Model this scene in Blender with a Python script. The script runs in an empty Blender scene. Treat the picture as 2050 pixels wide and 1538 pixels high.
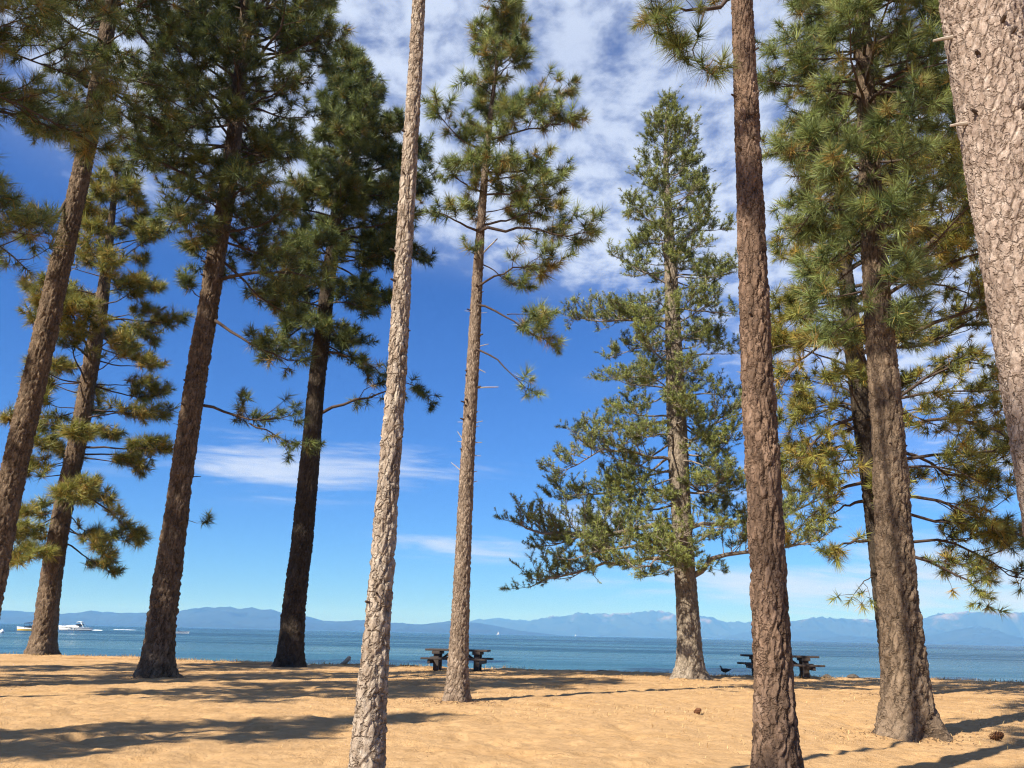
import bpy, math, random
import numpy as np
from mathutils import Vector, Matrix

# ------------------------------------------------------------------ camera, light, exposure
SC = bpy.context.scene
COL = SC.collection
FPX, PW, PH = 1600.0, 2050.0, 1538.0          # focal length and size of the photograph in its own pixels
EYE = np.array([0.0, 0.0, 1.35])
PITCH, ROLL = math.radians(17.4), math.radians(1.27)
_r0 = np.array([1.0, 0, 0]); _u0 = np.array([0, -math.sin(PITCH), math.cos(PITCH)])
FWD = np.array([0, math.cos(PITCH), math.sin(PITCH)])
RIGHT = _r0 * math.cos(ROLL) + _u0 * math.sin(ROLL)
UP = _u0 * math.cos(ROLL) - _r0 * math.sin(ROLL)
cam_d = bpy.data.cameras.new('camera'); cam = bpy.data.objects.new('camera', cam_d); COL.objects.link(cam)
cam_d.sensor_width = 36.0; cam_d.lens = 36.0 * FPX / PW
cam_d.clip_start = 0.1; cam_d.clip_end = 120000
cam.matrix_world = Matrix(((RIGHT[0], UP[0], -FWD[0], EYE[0]), (RIGHT[1], UP[1], -FWD[1], EYE[1]),
                           (RIGHT[2], UP[2], -FWD[2], EYE[2]), (0, 0, 0, 1)))
SC.camera = cam

SUN_EL = math.radians(41.0)
SHADOW_AZ = math.radians(44.0)                 # shadows run to the right and away: angle from +X towards +Y
SHADOW = np.array([math.cos(SHADOW_AZ), math.sin(SHADOW_AZ)])
sun_dir = Vector((-SHADOW[0] * math.cos(SUN_EL), -SHADOW[1] * math.cos(SUN_EL), math.sin(SUN_EL)))
sl = bpy.data.lights.new('sun', 'SUN'); sl.energy = 5.0; sl.angle = math.radians(0.53); sl.color = (1.0, 0.93, 0.82)
sun = bpy.data.objects.new('sun', sl); COL.objects.link(sun)
sun.rotation_euler = sun_dir.to_track_quat('Z', 'Y').to_euler(); sun.location = (-20, -20, 40)

SC.render.engine = 'CYCLES'
SC.view_settings.view_transform = 'Standard'; SC.view_settings.look = 'None'
SC.view_settings.exposure = 1.0; SC.view_settings.gamma = 1.0; SC.view_settings.use_curve_mapping = False
SC.cycles.use_denoising = True; SC.cycles.denoiser = 'OPENIMAGEDENOISE'; SC.cycles.denoising_prefilter = 'FAST'; SC.cycles.denoising_input_passes = 'RGB_ALBEDO_NORMAL'; SC.cycles.filter_width = 1.2
SC.cycles.max_bounces = 6; SC.cycles.diffuse_bounces = 3; SC.cycles.glossy_bounces = 2
SC.cycles.transparent_max_bounces = 8; SC.cycles.volume_bounces = 0
SC.cycles.sample_clamp_indirect = 4.0


def ray(px, py):
    v = FWD + RIGHT * ((px - PW / 2) / FPX) + UP * ((PH / 2 - py) / FPX)
    return v / np.linalg.norm(v)


def on_depth(px, py, d):                        # the point of the place behind a pixel at distance d ahead
    v = ray(px, py); return EYE + v * (d / v[1])


def on_ground(px, py, z=0.0):
    v = ray(px, py); return EYE + v * ((z - EYE[2]) / v[2])


def px_size(p):                                 # metres per photograph pixel at a point
    return float(np.dot(np.asarray(p) - EYE, FWD)) / FPX


# ---- node helper
class NT:
    def __init__(s, tree): s.t = tree; s.n = tree.nodes; s.l = tree.links
    def new(s, typ, **kw):
        n = s.n.new(typ)
        for k, v in kw.items(): setattr(n, k, v)
        return n
    def put(s, sock, v):
        if hasattr(v, 'is_output') or isinstance(v, bpy.types.NodeSocket): s.l.new(v, sock)
        else: sock.default_value = v
    def m(s, op, a, b=0.0, c=None, clamp=False):
        n = s.new('ShaderNodeMath', operation=op, use_clamp=clamp)
        s.put(n.inputs[0], a); s.put(n.inputs[1], b)
        if c is not None: s.put(n.inputs[2], c)
        return n.outputs[0]
    def mapr(s, v, a, b, c=0.0, d=1.0, smooth=True):
        n = s.new('ShaderNodeMapRange'); n.clamp = True
        if smooth: n.interpolation_type = 'SMOOTHSTEP'
        for i, x in enumerate((v, a, b, c, d)): s.put(n.inputs[i], x)
        return n.outputs[0]
    def mix(s, f, a, b, mode='MIX'):
        n = s.new('ShaderNodeMix', data_type='RGBA', blend_type=mode)
        s.put(n.inputs[0], f); s.put(n.inputs[6], a if not isinstance(a, tuple) else (*a[:3], 1)); s.put(n.inputs[7], b if not isinstance(b, tuple) else (*b[:3], 1))
        return n.outputs[2]
    def noise(s, vec, scale, detail=4.0, rough=0.55, dist=0.0):
        n = s.new('ShaderNodeTexNoise'); s.put(n.inputs['Vector'], vec)
        s.put(n.inputs['Scale'], scale); n.inputs['Detail'].default_value = detail
        n.inputs['Roughness'].default_value = rough; n.inputs['Distortion'].default_value = dist
        return n.outputs[0]
    def ramp(s, v, stops):
        n = s.new('ShaderNodeValToRGB'); e = n.color_ramp.elements
        while len(e) > 1: e.remove(e[-1])
        e[0].position = stops[0][0]; e[0].color = (*stops[0][1], 1)
        for p, c in stops[1:]:
            k = e.new(p); k.color = (*c, 1)
        s.put(n.inputs[0], v); return n.outputs[0]
    def vmath(s, op, a, b):
        n = s.new('ShaderNodeVectorMath', operation=op); s.put(n.inputs[0], a); s.put(n.inputs[1], b); return n.outputs[0]
    def comb(s, x, y, z):
        n = s.new('ShaderNodeCombineXYZ'); s.put(n.inputs[0], x); s.put(n.inputs[1], y); s.put(n.inputs[2], z); return n.outputs[0]
    def sep(s, v):
        n = s.new('ShaderNodeSeparateXYZ'); s.put(n.inputs[0], v); return n.outputs


# ---- world: daylight sky with a high sheet of mackerel cloud and some thin low streaks
W = bpy.data.worlds.new('World'); SC.world = W; W.use_nodes = True
w = NT(W.node_tree); w.n.clear()
sky = w.new('ShaderNodeTexSky', sky_type='NISHITA', sun_disc=False)
sky.sun_elevation = SUN_EL
sky.sun_rotation = math.atan2(sun_dir.x, sun_dir.y)
sky.altitude = 200; sky.air_density = 1.0; sky.dust_density = 0.05; sky.ozone_density = 6.0
tc = w.new('ShaderNodeTexCoord')
dx, dy, dz = w.sep(tc.outputs['Generated'])[:]
zc = w.m('ADD', w.m('MAXIMUM', dz, 0.0), 0.06)
cu = w.m('DIVIDE', dx, zc); cv = w.m('DIVIDE', dy, zc)
P = w.comb(cu, cv, 0.0)
warp = w.noise(P, 2.2, 2, 0.5)
P2 = w.comb(w.m('ADD', cu, w.m('MULTIPLY', warp, 0.16)), w.m('ADD', w.m('MULTIPLY', cv, 0.85), w.m('MULTIPLY', warp, 0.14)), 0.0)
puff = w.noise(P2, 15.0, 4, 0.55)
big = w.noise(w.comb(cu, cv, 3.7), 1.1, 2, 0.55)
# the sheet lies overhead and to the right; it thins out down to the left
edge = w.m('ADD', w.m('MULTIPLY', cu, 0.55), w.m('MULTIPLY', cv, -0.72))
cover = w.mapr(w.m('ADD', edge, w.m('MULTIPLY', w.m('SUBTRACT', big, 0.5), 1.1)), -1.72, -1.0)
lo = w.m('SUBTRACT', 0.68, w.m('MULTIPLY', cover, 0.44))
far_side = w.mapr(cv, 0.25, 0.95, 0.22, 1.0)   # cloud thinned out of view, overhead and towards the land, to deepen shadows
sheet = w.m('MULTIPLY', w.m('ADD', w.m('MULTIPLY', w.mapr(puff, lo, w.m('ADD', lo, 0.38)), 0.72), w.mapr(big, 0.30, 0.62, 0.04, 0.22)), w.m('MULTIPLY', cover, far_side))
# low streaks, drawn out sideways
az = w.m('DIVIDE', dx, w.m('MAXIMUM', dy, 0.05)); el = w.m('DIVIDE', dz, w.m('MAXIMUM', dy, 0.05))
S = w.comb(w.m('MULTIPLY', az, 5.0), w.m('ADD', w.m('MULTIPLY', el, 46.0), w.m('MULTIPLY', az, 2.0)), 1.3)
strk = w.noise(S, 1.0, 4, 0.6, 0.4)
streak = None
for (px, py, wx, wy, k) in ((600, 935, 360, 62, 0.95), (950, 1092, 190, 28, 1.0), (1180, 1040, 150, 55, 0.9), (1650, 1180, 420, 50, 1.15), (2020, 1160, 380, 90, 1.1), (1780, 960, 420, 130, 0.5)):
    v = ray(px, py); a0, e0 = v[0] / v[1], v[2] / v[1]
    ex = w.m('DIVIDE', w.m('SUBTRACT', az, a0), wx / FPX); ey = w.m('DIVIDE', w.m('SUBTRACT', el, e0), wy / FPX)
    g = w.m('MULTIPLY', w.m('EXPONENT', w.m('MULTIPLY', w.m('ADD', w.m('MULTIPLY', ex, ex), w.m('MULTIPLY', ey, ey)), -1.0)), k)
    streak = g if streak is None else w.m('MAXIMUM', streak, g)
streak = w.m('MULTIPLY', w.mapr(w.m('ADD', strk, w.m('MULTIPLY', streak, 0.36)), 0.58, 1.02), w.m('MULTIPLY', w.mapr(streak, 0.0, 0.5), 0.85))
fwd_only = w.mapr(dy, 0.0, 0.2)
streak = w.m('MULTIPLY', streak, fwd_only)
cl = w.m('MAXIMUM', sheet, streak, clamp=True)
blue = w.mix(1.0, sky.outputs[0], (0.53, 0.90, 1.48), 'MULTIPLY')
skyc = w.mix(cl, blue, (7.2, 8.2, 10.2))
bg = w.new('ShaderNodeBackground'); w.put(bg.inputs[0], skyc); bg.inputs[1].default_value = 0.05
W.cycles.sampling_method = 'MANUAL'; W.cycles.sample_map_resolution = 256
wo = w.new('ShaderNodeOutputWorld'); w.l.new(bg.outputs[0], wo.inputs[0])

# ------------------------------------------------------------------ helpers


def hash2(i, j, k=0):
    i = np.asarray(i).astype(np.int64); j = np.asarray(j).astype(np.int64)
    h = (np.atleast_1d(i) * 374761393 + np.atleast_1d(j) * 668265263 + int(k) * 2147483647) & 0xFFFFFFFF
    h = ((h ^ (h >> 13)) * 1274126177) & 0xFFFFFFFF
    h = ((h ^ (h >> 16)) * 2246822519) & 0xFFFFFFFF
    h = ((h ^ (h >> 15)) & 0xFFFFFF) / float(0xFFFFFF)
    return h.reshape(np.shape(i)) if np.shape(i) else h[0]


def vnoise(x, y, k=0, wrap=None):
    xi = np.floor(x); yi = np.floor(y); fx = x - xi; fy = y - yi
    fx = fx * fx * (3 - 2 * fx); fy = fy * fy * (3 - 2 * fy)
    x1 = xi + 1
    if wrap: xi = np.mod(xi, wrap); x1 = np.mod(x1, wrap)
    a = hash2(xi, yi, k); b = hash2(x1, yi, k); c = hash2(xi, yi + 1, k); d = hash2(x1, yi + 1, k)
    return (a * (1 - fx) + b * fx) * (1 - fy) + (c * (1 - fx) + d * fx) * fy


def fbm(x, y, k=0, oct=4, gain=0.5):
    s = 0; a = 1; t = 0
    for o in range(oct):
        s = s + a * vnoise(x * 2 ** o + 17.3 * o, y * 2 ** o - 9.1 * o, k + o); t += a; a *= gain
    return s / t


def cells(u, v, k, wrap):                       # nearest two of a jittered grid of cell centres
    ui = np.floor(u); vi = np.floor(v)
    f1 = np.full(u.shape, 9.0); f2 = np.full(u.shape, 9.0); cid = np.zeros(u.shape)
    for a in (-1, 0, 1):
        for b in (-1, 0, 1):
            ci = ui + a; cj = vi + b; cw = np.mod(ci, wrap)
            qx = ci + 0.1 + 0.8 * hash2(cw, cj, k); qy = cj + 0.1 + 0.8 * hash2(cw, cj, k + 7)
            d = np.hypot(u - qx, v - qy); r = hash2(cw, cj, k + 13)
            near = d < f1
            f2 = np.where(near, f1, np.minimum(f2, d)); cid = np.where(near, r, cid); f1 = np.where(near, d, f1)
    return f1, f2, cid


def mesh(name, verts, faces, n=4, smooth=False, attrs=None):
    me = bpy.data.meshes.new(name)
    verts = np.asarray(verts, dtype=np.float32).reshape(-1, 3); faces = np.asarray(faces, dtype=np.int32).reshape(-1, n)
    me.vertices.add(len(verts)); me.vertices.foreach_set('co', verts.ravel())
    me.loops.add(faces.size); me.loops.foreach_set('vertex_index', faces.ravel())
    me.polygons.add(len(faces)); me.polygons.foreach_set('loop_start', np.arange(0, faces.size, n, dtype=np.int32))
    me.polygons.foreach_set('loop_total', np.full(len(faces), n, dtype=np.int32))
    if smooth: me.polygons.foreach_set('use_smooth', np.ones(len(faces), dtype=bool))
    for k, a in (attrs or {}).items():
        at = me.attributes.new(k, 'FLOAT', 'POINT'); at.data.foreach_set('value', np.asarray(a, dtype=np.float32).ravel())
    me.update(calc_edges=True); return me


def link(name, me, mat, parent=None, loc=None, **props):
    o = bpy.data.objects.new(name, me); COL.objects.link(o)
    if me is not None and mat is not None:
        if not me.materials: me.materials.append(mat)
    if parent is not None: o.parent = parent
    if loc is not None: o.location = loc
    for k, v in props.items(): o[k] = v
    return o


def thing(name, label, category, loc, rz=0.0, group=None):
    o = bpy.data.objects.new(name, None); COL.objects.link(o); o.location = loc; o.rotation_euler = (0, 0, rz)
    o.empty_display_size = 0.2; o['label'] = label; o['category'] = category
    if group: o['group'] = group
    return o


class MB:                                       # small collector of mixed polygons
    def __init__(s): s.v = []; s.f = []
    def add(s, v, f):
        b = len(s.v); s.v += [tuple(map(float, p)) for p in v]; s.f += [[i + b for i in q] for q in f]
    def box(s, c, size, rx=0, ry=0, rz=0, bev=0.0):
        hx, hy, hz = size[0] / 2, size[1] / 2, size[2] / 2
        R = Matrix.Rotation(rz, 3, 'Z') @ Matrix.Rotation(ry, 3, 'Y') @ Matrix.Rotation(rx, 3, 'X')
        b = min(bev, hx * .9, hy * .9, hz * .9)
        if b <= 0:
            pts = [(x, y, z) for z in (-hz, hz) for x, y in ((-hx, -hy), (hx, -hy), (hx, hy), (-hx, hy))]
            f = [[3, 2, 1, 0], [4, 5, 6, 7], [0, 1, 5, 4], [1, 2, 6, 5], [2, 3, 7, 6], [3, 0, 4, 7]]
        else:
            def ringp(ix, iy, z): return [(-hx + ix, -hy + iy + 0, z), (hx - ix, -hy + iy, z), (hx - ix, hy - iy, z), (-hx + ix, hy - iy, z)]
            pts = ringp(b, b, -hz) + ringp(0, 0, -hz + b) + ringp(0, 0, hz - b) + ringp(b, b, hz)
            f = [[3, 2, 1, 0], [12, 13, 14, 15]]
            for r in range(3):
                for i in range(4): f.append([r * 4 + i, r * 4 + (i + 1) % 4, r * 4 + 4 + (i + 1) % 4, r * 4 + 4 + i])
        s.add([R @ Vector(p) + Vector(c) for p in pts], f)
    def loft(s, rings, close=True, caps=True):
        n = len(rings[0]); v = [p for r in rings for p in r]; f = []
        for k in range(len(rings) - 1):
            for i in range(n if close else n - 1):
                j = (i + 1) % n; f.append([k * n + i, k * n + j, (k + 1) * n + j, (k + 1) * n + i])
        if caps: f.append(list(range(n - 1, -1, -1))); f.append([(len(rings) - 1) * n + i for i in range(n)])
        s.add(v, f)
    def tube(s, pts, rad, n=8):
        pts = [Vector(p) for p in pts]; rings = []
        for i, p in enumerate(pts):
            t = (pts[min(i + 1, len(pts) - 1)] - pts[max(i - 1, 0)]).normalized()
            a = t.cross(Vector((0, 0, 1)) if abs(t.z) < .9 else Vector((1, 0, 0))).normalized(); b = t.cross(a)
            r = rad[i] if hasattr(rad, '__len__') else rad
            rings.append([p + (a * math.cos(q) + b * math.sin(q)) * r for q in [2 * math.pi * k / n for k in range(n)]])
        s.loft(rings)
    def build(s, name, mat, parent=None, smooth=False, loc=None, **props):
        me = bpy.data.meshes.new(name); me.from_pydata(s.v, [], s.f)
        if smooth: me.polygons.foreach_set('use_smooth', [True] * len(me.polygons))
        me.update(); return link(name, me, mat, parent, loc, **props)


# ------------------------------------------------------------------ materials
def new_mat(name):
    m = bpy.data.materials.new(name); m.use_nodes = True; t = NT(m.node_tree); b = m.node_tree.nodes['Principled BSDF']
    return m, t, b


def flat_mat(name, col, rough=0.6, spec=0.3, var=0.15, scale=8.0, metal=0.0):
    m, t, b = new_mat(name)
    tcn = t.new('ShaderNodeTexCoord'); n = t.noise(tcn.outputs['Object'], scale, 5, 0.6)
    c = t.mix(n, tuple(x * (1 - var * 1.6) for x in col), tuple(min(1, x * (1 + var)) for x in col))
    t.put(b.inputs['Base Color'], c); b.inputs['Roughness'].default_value = rough
    b.inputs['Specular IOR Level'].default_value = spec; b.inputs['Metallic'].default_value = metal
    return m


def bark_mat(name, stops, patch=(0.05, 0.045, 0.04), patch_amt=0.35, fine=1.0, flake=(20.0, 5.0)):
    m, t, b = new_mat(name)
    at = t.new('ShaderNodeAttribute', attribute_name='plate'); geo = t.new('ShaderNodeTexCoord')
    ob = geo.outputs['Object']
    st = t.vmath('MULTIPLY', ob, (1.0, 1.0, 0.35))
    n1 = t.noise(st, 24 * fine, 6, 0.72, 0.6); n2 = t.noise(ob, 0.9, 4, 0.6); n3 = t.noise(st, 70 * fine, 4, 0.7)
    k = t.m('ADD', t.m('MULTIPLY', at.outputs['Fac'], 0.5), t.m('MULTIPLY', n1, 1.0)); k = t.m('SUBTRACT', k, 0.26)
    c = t.ramp(k, stops)
    c = t.mix(t.m('MULTIPLY', t.mapr(n2, 0.46, 0.72), patch_amt), c, patch)
    c = t.mix(t.mapr(n3, 0.3, 0.75, 0.0, 0.45), c, tuple(x * 0.45 for x in stops[-1][1]))
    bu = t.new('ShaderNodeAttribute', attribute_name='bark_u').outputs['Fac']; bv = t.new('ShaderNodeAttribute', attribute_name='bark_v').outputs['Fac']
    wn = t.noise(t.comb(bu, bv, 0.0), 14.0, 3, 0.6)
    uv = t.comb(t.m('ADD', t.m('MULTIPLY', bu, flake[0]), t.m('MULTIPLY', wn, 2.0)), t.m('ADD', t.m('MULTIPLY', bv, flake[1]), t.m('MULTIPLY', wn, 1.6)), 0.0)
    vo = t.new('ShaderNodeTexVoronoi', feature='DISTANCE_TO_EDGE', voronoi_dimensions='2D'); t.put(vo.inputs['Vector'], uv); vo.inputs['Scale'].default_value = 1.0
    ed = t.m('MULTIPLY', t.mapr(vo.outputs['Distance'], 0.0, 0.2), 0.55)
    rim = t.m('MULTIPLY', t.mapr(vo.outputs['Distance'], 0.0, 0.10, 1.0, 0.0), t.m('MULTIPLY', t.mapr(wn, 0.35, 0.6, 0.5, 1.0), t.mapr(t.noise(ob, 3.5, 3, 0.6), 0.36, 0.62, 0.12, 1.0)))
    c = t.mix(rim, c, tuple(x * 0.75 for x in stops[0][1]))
    t.put(b.inputs['Base Color'], c); b.inputs['Roughness'].default_value = 0.92; b.inputs['Specular IOR Level'].default_value = 0.15
    bp = t.new('ShaderNodeBump'); bp.inputs['Strength'].default_value = 1.0; bp.inputs['Distance'].default_value = 0.035
    t.put(bp.inputs['Height'], t.m('ADD', t.m('MULTIPLY', n1, 0.8), t.m('ADD', t.m('MULTIPLY', n3, 0.4), ed))); t.l.new(bp.outputs[0], b.inputs['Normal'])
    return m


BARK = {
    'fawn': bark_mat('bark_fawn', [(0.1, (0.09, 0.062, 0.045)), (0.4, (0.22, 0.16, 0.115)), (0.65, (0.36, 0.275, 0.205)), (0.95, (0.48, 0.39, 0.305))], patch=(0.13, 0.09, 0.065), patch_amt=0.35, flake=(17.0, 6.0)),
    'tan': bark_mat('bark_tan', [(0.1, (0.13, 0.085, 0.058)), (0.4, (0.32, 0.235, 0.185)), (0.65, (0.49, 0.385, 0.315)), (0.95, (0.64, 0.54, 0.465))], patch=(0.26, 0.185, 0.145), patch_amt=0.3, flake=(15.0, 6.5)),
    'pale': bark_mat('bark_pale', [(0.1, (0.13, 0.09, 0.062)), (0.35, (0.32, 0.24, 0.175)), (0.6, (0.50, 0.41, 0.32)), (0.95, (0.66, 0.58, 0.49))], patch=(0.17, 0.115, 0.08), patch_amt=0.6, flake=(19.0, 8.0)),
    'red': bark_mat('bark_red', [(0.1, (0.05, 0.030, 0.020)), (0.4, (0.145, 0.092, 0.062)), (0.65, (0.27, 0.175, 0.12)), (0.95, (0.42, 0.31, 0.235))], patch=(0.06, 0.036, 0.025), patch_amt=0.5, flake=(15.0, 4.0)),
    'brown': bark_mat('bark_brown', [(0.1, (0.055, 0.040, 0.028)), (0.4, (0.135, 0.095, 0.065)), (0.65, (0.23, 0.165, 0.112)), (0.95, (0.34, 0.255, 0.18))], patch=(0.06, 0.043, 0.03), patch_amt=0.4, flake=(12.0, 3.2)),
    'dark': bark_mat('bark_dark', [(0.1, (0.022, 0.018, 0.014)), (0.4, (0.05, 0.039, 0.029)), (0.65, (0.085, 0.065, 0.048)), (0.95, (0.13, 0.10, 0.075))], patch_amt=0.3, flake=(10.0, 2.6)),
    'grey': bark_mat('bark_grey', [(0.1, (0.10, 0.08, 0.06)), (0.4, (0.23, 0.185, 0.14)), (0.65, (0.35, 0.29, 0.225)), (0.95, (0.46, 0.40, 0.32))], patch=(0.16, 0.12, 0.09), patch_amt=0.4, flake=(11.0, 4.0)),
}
M_BRANCH = flat_mat('branch_wood', (0.085, 0.062, 0.050), 0.9, 0.15, 0.4, 6.0)
M_BRANCH_GREY = flat_mat('branch_wood_grey', (0.24, 0.20, 0.165), 0.9, 0.15, 0.4, 6.0)
M_DEAD = flat_mat('dead_wood', (0.40, 0.34, 0.28), 0.85, 0.15, 0.3, 9.0)


def needle_mat(name, dark, light, old):
    m, t, b = new_mat(name)
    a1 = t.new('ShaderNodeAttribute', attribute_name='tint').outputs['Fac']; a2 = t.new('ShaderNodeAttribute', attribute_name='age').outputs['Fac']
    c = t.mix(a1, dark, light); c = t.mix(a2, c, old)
    t.put(b.inputs['Base Color'], c); b.inputs['Roughness'].default_value = 0.45; b.inputs['Specular IOR Level'].default_value = 0.22
    tr = t.new('ShaderNodeBsdfTranslucent'); t.put(tr.inputs[0], c)
    mx = t.new('ShaderNodeMixShader'); mx.inputs[0].default_value = 0.2
    t.l.new(b.outputs[0], mx.inputs[1]); t.l.new(tr.outputs[0], mx.inputs[2])
    t.l.new(mx.outputs[0], m.node_tree.nodes['Material Output'].inputs[0]); return m


NEEDLE = {
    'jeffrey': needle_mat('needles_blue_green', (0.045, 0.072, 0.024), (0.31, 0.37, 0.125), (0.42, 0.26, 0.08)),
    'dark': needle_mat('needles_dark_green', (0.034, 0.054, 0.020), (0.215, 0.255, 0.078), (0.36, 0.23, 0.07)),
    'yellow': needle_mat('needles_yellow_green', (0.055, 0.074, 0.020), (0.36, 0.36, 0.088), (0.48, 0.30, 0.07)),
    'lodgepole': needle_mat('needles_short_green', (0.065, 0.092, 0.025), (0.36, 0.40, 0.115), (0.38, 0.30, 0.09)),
}

# ------------------------------------------------------------------ the setting: beach, lake, far mountains
SHORE_PX = [(-500, 1306), (0, 1309), (90, 1311), (300, 1318), (600, 1330), (700, 1330), (920, 1337), (1200, 1343), (1400, 1353), (1600, 1354), (1800, 1358), (1950, 1363), (2050, 1367), (2600, 1382)]
_sp = np.array([on_ground(a, b)[:2] for a, b in SHORE_PX])
SHX = np.concatenate([[-400, -60], _sp[:, 0], [60, 400]]); SHY = np.concatenate([[_sp[0, 1] + 6, _sp[0, 1]], _sp[:, 1], [_sp[-1, 1], _sp[-1, 1]]])
_o = np.argsort(SHX); SHX = SHX[_o]; SHY = SHY[_o]
WATER_Z = -0.5


def shore_y(x): return np.interp(x, SHX, SHY) + 0.5 * (vnoise(np.asarray(x) * 0.5, np.asarray(x) * 0 + 3.3, 5) - 0.5) + 0.25 * (vnoise(np.asarray(x) * 2.1, np.asarray(x) * 0 + 1.3, 6) - 0.5)


def ground_z(x, y):
    x = np.asarray(x, float); y = np.asarray(y, float)
    near = np.clip((60 - np.abs(y)) / 20, 0, 1)
    z = 0.10 * (fbm(x * 0.16, y * 0.16, 1, 2) - 0.5)
    tr = fbm(x * 1.9, y * 1.9, 2, 3, 0.55); z = z + near * 0.065 * (np.abs(tr - 0.5) * 2 - 0.25)      # trampled sand
    z = z - near * 0.05 * np.clip((vnoise(x * 3.3, y * 3.3, 9) - 0.62) * 4, 0, 1)                    # footprints
    z = z + near * 0.012 * (vnoise(x * 7, y * 7, 4) - 0.5)
    s = y - shore_y(x)
    lip = 0.06 * np.exp(-((s + 0.6) / 0.7) ** 2) * vnoise(x * 1.4, y * 0.5, 12)
    drop = np.clip((s + 0.2) / 2.4, 0, 1)
    return z + lip - 1.3 * drop * drop * (3 - 2 * drop) - np.clip(s - 2.2, 0, 60) * 0.04


xs = np.concatenate([np.array([-420, -200, -110, -70, -50, -40, -34]), np.arange(-30, -13, 0.32), np.arange(-13, 15, 0.1), np.arange(15, 32, 0.32), np.array([34, 40, 50, 70, 110, 200, 420])])
ys = np.concatenate([np.array([-420, -200, -90, -45, -20, -10, -4]), np.arange(0, 7.5, 0.4), np.arange(7.5, 12, 0.07), np.arange(12, 18, 0.11), np.arange(18, 28, 0.18), np.arange(28, 46, 0.22), np.array([48, 52, 60])])
gx, gy = np.meshgrid(xs, ys); gz = ground_z(gx, gy)
nx, ny = len(xs), len(ys); ii = np.arange(ny - 1)[:, None] * nx + np.arange(nx - 1)[None]
gf = np.stack([ii, ii + 1, ii + nx + 1, ii + nx], -1)
m_sand, t, b = new_mat('beach_sand')
g = t.new('ShaderNodeTexCoord').outputs['Object']
n1 = t.noise(g, 0.45, 5, 0.6); n2 = t.noise(g, 5.0, 6, 0.65); n3 = t.noise(g, 60.0, 4, 0.7); n4 = t.noise(t.vmath('MULTIPLY', g, (0.25, 1.0, 1.0)), 0.9, 5, 0.65)
c = t.mix(t.mapr(n2, 0.3, 0.7), (0.435, 0.268, 0.126), (0.53, 0.343, 0.174))
c = t.mix(t.mapr(n3, 0.55, 0.75, 0, 0.45), c, (0.27, 0.16, 0.08)); n5 = t.noise(g, 22.0, 3, 0.6); c = t.mix(t.mapr(n5, 0.66, 0.72, 0, 0.7), c, (0.17, 0.095, 0.045))
yy = t.sep(g)[1]
litter = t.m('MULTIPLY', t.mapr(n4, 0.46, 0.66), t.mapr(yy, 17.0, 30.0, 0.15, 0.85))
c = t.mix(litter, c, (0.25, 0.135, 0.055))
c = t.mix(t.mapr(n1, 0.5, 0.72, 0, 0.4), c, (0.47, 0.27, 0.105))
t.put(b.inputs['Base Color'], c); b.inputs['Roughness'].default_value = 0.95; b.inputs['Specular IOR Level'].default_value = 0.1
bp = t.new('ShaderNodeBump'); bp.inputs['Strength'].default_value = 0.9; bp.inputs['Distance'].default_value = 0.06
t.put(bp.inputs['Height'], t.m('ADD', t.noise(g, 7, 7, 0.68), t.m('MULTIPLY', n3, 0.25))); t.l.new(bp.outputs[0], b.inputs['Normal'])
link('sand', mesh('sand', np.stack([gx, gy, gz], -1), gf, 4, True), m_sand, kind='structure')

m_water, t, b = new_mat('lake_water')
g = t.new('ShaderNodeTexCoord').outputs['Object']
yy = t.sep(g)[1]
sw = t.noise(t.vmath('MULTIPLY', g, (0.0016, 0.006, 1.0)), 3.0, 5, 0.55)
far = t.mapr(t.m('ADD', yy, t.m('MULTIPLY', t.m('SUBTRACT', sw, 0.5), 260.0)), 90.0, 420.0)
c = t.mix(t.mapr(yy, 42, 110), (0.036, 0.125, 0.19), (0.008, 0.045, 0.072))
c = t.mix(far, c, (0.004, 0.022, 0.055))
rp = t.noise(t.vmath('MULTIPLY', g, (0.10, 0.5, 1.0)), 1.0, 6, 0.7); c = t.mix(t.mapr(rp, 0.35, 0.65, 0.0, 0.55), c, (0.024, 0.085, 0.125))
band = t.noise(t.vmath('MULTIPLY', g, (0.006, 0.035, 1.0)), 1.0, 4, 0.6); c = t.mix(t.mapr(band, 0.5, 0.62, 0.0, 0.55), c, (0.012, 0.085, 0.10))
rgh = t.mapr(t.noise(t.vmath('MULTIPLY', g, (0.008, 0.06, 1.0)), 1.0, 5, 0.65), 0.35, 0.65, 0.08, 0.3)
t.put(b.inputs['Base Color'], c); t.put(b.inputs['Roughness'], rgh); b.inputs['IOR'].default_value = 1.33; b.inputs['Specular IOR Level'].default_value = 0.24
bp = t.new('ShaderNodeBump'); bp.inputs['Strength'].default_value = 1.0; bp.inputs['Distance'].default_value = 1.1
wv = t.noise(t.vmath('MULTIPLY', g, (0.5, 1.0, 1.0)), 0.9, 7, 0.66, 0.5)
t.put(bp.inputs['Height'], wv); t.l.new(bp.outputs[0], b.inputs['Normal'])
wx = np.array([-60000, -6000, -600, -120, -60, 0, 60, 120, 600, 6000, 60000.]); wy = np.array([30, 60, 120, 400, 2000, 12000, 40000.])
ax, ay = np.meshgrid(wx, wy); n_ = len(wx); ii = np.arange(len(wy) - 1)[:, None] * n_ + np.arange(n_ - 1)[None]
link('lake', mesh('lake', np.stack([ax, ay, ax * 0 + WATER_Z], -1), np.stack([ii, ii + 1, ii + n_ + 1, ii + n_], -1)), m_water, kind='structure')

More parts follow.
